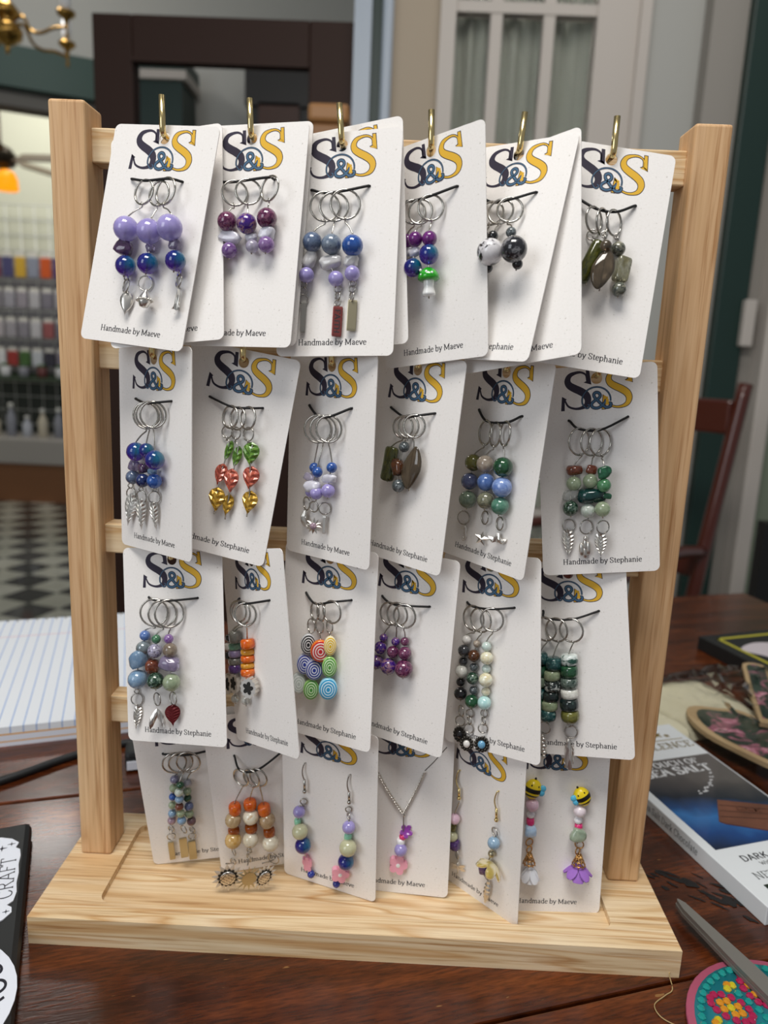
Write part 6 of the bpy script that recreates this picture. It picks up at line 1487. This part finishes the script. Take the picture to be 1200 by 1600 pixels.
# what is seen through its glass
struct(box('wall_hall', -1.15, -.2, 2.75, 2.85, 0, 2.25, grey_wall))
gcab = thing('green_cabinet', 'dark green cabinet with a moulded top seen through the glazed door', 'cabinet', (-.93, 2.62, 0))
box('body', -.14, .10, -.08, .1, 0, 2.02, green_trim, gcab); box('cornice', -.16, .12, -.1, .1, 2.02, 2.05, white_trim, gcab); box('top_board', -.15, .115, -.09, .1, 2.05, 2.10, green_trim, gcab)
hc = thing('hall_cupboard', 'near black cupboard with reddish shelf seen through the glazed door', 'cupboard', (-.50, 2.62, 0))
box('body', -.09, .16, -.06, .1, 0, 1.95, mat('cupboard_black', '#17130f', rough=.4), hc); box('shelf_front', -.05, .1, -.08, -.06, 1.6, 1.96, mat('red_wood', '#4a2818', rough=.4), hc); box('crown', -.1, .17, -.08, .1, 1.95, 2.1, mat('cupboard_black2', '#1c1815', rough=.4), hc)
psn = thing('wooden_pedestal', 'slim tan wooden pedestal standing behind the third brass hook', 'pedestal', (-.15, 1.2, 0))
box('column', -.034, .034, -.034, .034, .03, 1.50, mat('tan_wood', '#8a5f34', rough=.5), psn, .006); box('cap', -.04, .04, -.04, .04, 1.50, 1.535, mat('tan_wood_cap', '#9a6c3c', rough=.5), psn, .008); box('foot', -.12, .12, -.12, .12, 0, .03, dark_wood, psn, .005)

# chair behind the right post
red_wood = mat('mahogany_chair', '#4c1a0c', rough=.28, coat=.4)
ch = thing('wooden_chair', 'red brown wooden chair standing behind the right post', 'chair', (.638, 1.302, 0), (0, 0, math.radians(-50)))
for s in (-1, 1):
    x = .1*0+s*.17-.07
    obj('back_post', tube('back_post', catmull([(x-.01*s, .06, .0), (x-.012, 0, .42), (x, -.0, .62), (x+.012, .03, .85), (x+.018, .062, 1.035)], 4), .0165, red_wood, 8), ch)
    obj('front_leg', tube('front_leg', [(x+.01*s, -.40, 0), (x+.01*s, -.40, .43)], .018, red_wood, 8), ch)
    obj('arm_rest', tube('arm_rest', catmull([(x+.004, .0, .665), (x+.01*s, -.15, .68), (x+.02*s, -.33, .66), (x+.015*s, -.38, .64)], 4), .014, red_wood, 8), ch)
    obj('arm_support', tube('arm_support', [(x+.015*s, -.34, .44), (x+.018*s, -.34, .66)], .012, red_wood, 8), ch)
box('top_rail', -.235, .105, .035, .058, .925, 1.0, red_wood, ch, .006); box('mid_rail', -.23, .10, .0, .02, .60, .65, red_wood, ch, .005)
box('seat', -.26, .12, -.42, .03, .425, .46, red_wood, ch, .012)

# chandelier, upper left
chl = thing('chandelier', 'brass chandelier with curved arms and white candle lights at top left', 'chandelier', (-1.445, 2.5, 2.15))
brs = mat('aged_brass', '#b08a48', metal=1, rough=.22)
obj('body', lathe('body', [(.006, -.075), (.009, -.06), (.006, -.05), (.02, -.045), (.05, -.025), (.055, 0), (.045, .02), (.02, .03), (.03, .045), (.05, .06), (.03, .085), (.015, .10), (.02, .2), (.01, .3)], brs, 20), chl)
obj('rod', tube('rod', [(0, 0, .3), (0, 0, 1.16)], .006, brs, 8), chl)
candle = mat('candle_sleeve', '#f4f6fa', rough=.4)
for i in range(5):
    a = 2*PI*i/5-.22; c_, s_ = math.cos(a), math.sin(a); R = .245
    P = lambda r, z: (r*c_, r*s_, z)
    arm = obj('arm', tube('arm', catmull([P(.03, .03), P(.07, .04), P(.10, -.005), P(.14, -.016), P(.19, -.004), P(R, -.003)], 5), .006, brs, 7), chl)
    cup = obj('drip_cup', lathe('drip_cup', [(.004, -.04), (.007, -.03), (.004, -.02), (.006, 0), (.01, .02), (.03, .035), (.032, .045), (.012, .042)], brs, 14), chl, P(R, 0))
    obj('candle', lathe('candle', [(.017, .042), (.017, .12), (.006, .135)], candle, 12), chl, P(R, 0))
pl = bpy.data.lights.new('chandelier_light', 'POINT'); pl.energy = 14; pl.shadow_soft_size = .12; pl.color = (1, .97, .93)
plo = bpy.data.objects.new('chandelier_light', pl); COL.objects.link(plo); plo.location = (-1.445, 2.5, 2.55)
# ceiling fan with amber lamp
fan = thing('ceiling_fan', 'brown ceiling fan with a glowing amber glass shade at left', 'ceiling fan', (-2.28, 4.0, 2.07))
fb = mat('fan_blade', '#4a3a28', rough=.4); fm = mat('fan_metal', '#3c342a', metal=.7, rough=.4)
obj('motor', lathe('motor', [(.03, -.05), (.08, -.03), (.09, .02), (.06, .06), (.015, .08), (.015, 1.24)], fm, 16), fan)
for i in range(5):
    a = 2*PI*i/5-.06
    o = obj('blade', box_me('blade', .46, .13, .008, fb, .003, 1), fan, (.33*math.cos(a), .33*math.sin(a), .01), (.5, 0, a))
m_, nt_, b_ = new_mat('amber_shade'); b_.inputs['Base Color'].default_value = lin('#e08a10'); b_.inputs['Emission Color'].default_value = lin('#ff9a08'); b_.inputs['Emission Strength'].default_value = 1.1
obj('lamp_shade', lathe('lamp_shade', [(.02, -.06), (.045, -.075), (.06, -.11), (.063, -.165), (.055, -.17)], m_, 14), fan, (.045, -.03, 0), label='glowing amber glass lamp shade')
obj('light_arm', tube('light_arm', [(.02, 0, -.03), (.045, -.03, -.06)], .01, fm, 6), fan)

# gift display along the back wall
cnt = thing('display_counter', 'long wooden fronted counter with a white top at the back wall', 'counter', (-2.45, 4.7, 0))
box('wood_front', -1.2, 1.0, -.16, .28, .0, .27, mat('counter_wood', '#8a5c3c', rough=.5), cnt); box('top', -1.22, 1.02, -.2, .29, .27, .44, mat('counter_top', '#a9a4a0', rough=.4), cnt, .01)
gp = thing('grid_panel', 'white wire grid wall panel hung with small packets at left', 'grid panel', (-2.45, 4.93, 0))
vs, fs = [], []
wirem = mat('grid_wire', '#d6d8d6', rough=.4, metal=.2)
for i in range(23): tube_geo([(-1.1+.1*i, 0, .5), (-1.1+.1*i, 0, 2.0)], .004, 4, False, vs, fs)
for i in range(16): tube_geo([(-1.1, 0, .5+.1*i), (1.1, 0, .5+.1*i)], .004, 4, False, vs, fs)
obj('wires', mk_mesh('wires', vs, fs, wirem), gp)
box('backing_board', -1.1, 1.1, .02, .035, .84, 1.66, mat('display_backing', '#8d8b90', rough=.7), gp); box('lower_backing', -1.1, 1.1, .02, .035, .44, .84, mat('display_backing_dark', '#3a3f3a', rough=.7), gp)
dsh = thing('display_shelf', 'long dark green shelf fixed in front of the wire grid panel', 'shelf', (-2.45, 4.82, .82))
box('board', -1.1, 1.1, -.09, .09, 0, .02, mat('shelf_green', '#3c4a38', rough=.6), dsh)
box('upstand', -1.1, 1.1, .08, .09, .02, .05, MATS['shelf_green'], dsh)
for s in (-1, 1): obj('standard', tube('standard', [(1.1*s, .02, .44), (1.1*s, .02, 2.05)], .012, wirem, 6), gp)
pk = [('#7c2a4c', '#5c3c6c', '#c8582a', '#8a8fa0', '#c9a23c', '#4c4a72'), ('#9c9aa4', '#8c8790', '#a8a4ac', '#7e7a86', '#b4b2b8', '#96909a'), ('#8c8892', '#a09ca4', '#b0aab0', '#847e8a', '#9a5a5c', '#c0bec4'), ('#c4c8d0', '#4a6a3c', '#a03a38', '#dcdce0', '#8c8494', '#3c3a48')]
header = mat('packet_header', '#d9d6cf', rough=.6)
names = [('maroon', 'violet', 'orange', 'blue grey', 'mustard', 'dark blue'), ('grey', 'dark grey', 'pale grey', 'slate grey', 'silver grey', 'mid grey'), ('smoky grey', 'mauve grey', 'light grey', 'dim grey', 'dusty red', 'near white'), ('ice blue', 'green', 'red', 'white', 'mauve', 'near black')]
nth = ('first', 'second', 'third', 'fourth', 'fifth', 'sixth', 'seventh')
rows = [(1.60, .16, 'top row of the grid panel', 'top row packets'), (1.38, .13, 'second row of the grid panel', 'second row packets'), (1.18, .13, 'third row of the grid panel', 'third row packets'), (.98, .12, 'lowest row above the green shelf', 'lowest row packets')]
for ri, (zc, hh, lab, grp) in enumerate(rows):
    for i in range(7):
        x = -2.80+.088*i
        ck = (i*5+ri) % 6; col = pk[ri][ck]
        t = thing('hanging_packet', names[ri][ck]+' packet, '+nth[i]+' from the left in the '+lab, 'packet', (x, 4.85, zc), group=grp)
        box('pouch', -.036, .036, -.012, .012, -hh*.55, hh*.3, mat('packet_'+col[1:], col, rough=.35), t, .006); box('header', -.03, .03, -.006, .006, hh*.3, hh*.5, header, t)
        obj('peg', tube('peg', [(0, .07, hh*.42), (0, -.02, hh*.42)], .004, wirem, 5), t)
for i in range(6):
    x = -2.76+.11*i; hgt = (.16, .22, .14, .19, .2, .15, .21)[i]
    t = thing('counter_bottle', ('tan', 'grey', 'pale blue')[i % 3]+' bottle, '+nth[i]+' from the left on the white counter', 'bottle', (x, 4.66, .44), group='bottles on the counter')
    cb = mat('bottle_%d' % (i % 3), ('#c9c0ae', '#8d8f9a', '#b9bdc8')[i % 3], rough=.3)
    obj('body', lathe('body', [(.028, 0), (.032, .01), (.032, hgt*.6), (.014, hgt*.78), (.013, hgt*.9)], cb, 12), t); obj('cap', lathe('cap', [(.016, hgt*.88), (.016, hgt), (.012, hgt*1.02)], mat('cap_pale', '#e2e2de', rough=.4), 10), t)
for i in range(5):
    x = -2.76+.13*i
    t = thing('shelf_jar', ('white', 'grey', 'dark red')[i % 3]+' jar with green lid, '+nth[i]+' from the left on the green shelf', 'jar', (x, 4.83, .84), group='jars on the green shelf')
    obj('body', lathe('body', [(.03, 0), (.034, .01), (.034, .06), (.028, .07)], mat('jar_%d' % (i % 3), ('#d4d4d8', '#8a8a94', '#6a3a3a')[i % 3], rough=.2), 12), t); obj('lid', lathe('lid', [(.03, .07), (.03, .085), (.02, .09)], mat('jar_lid', '#3c5a34', rough=.4), 12), t)
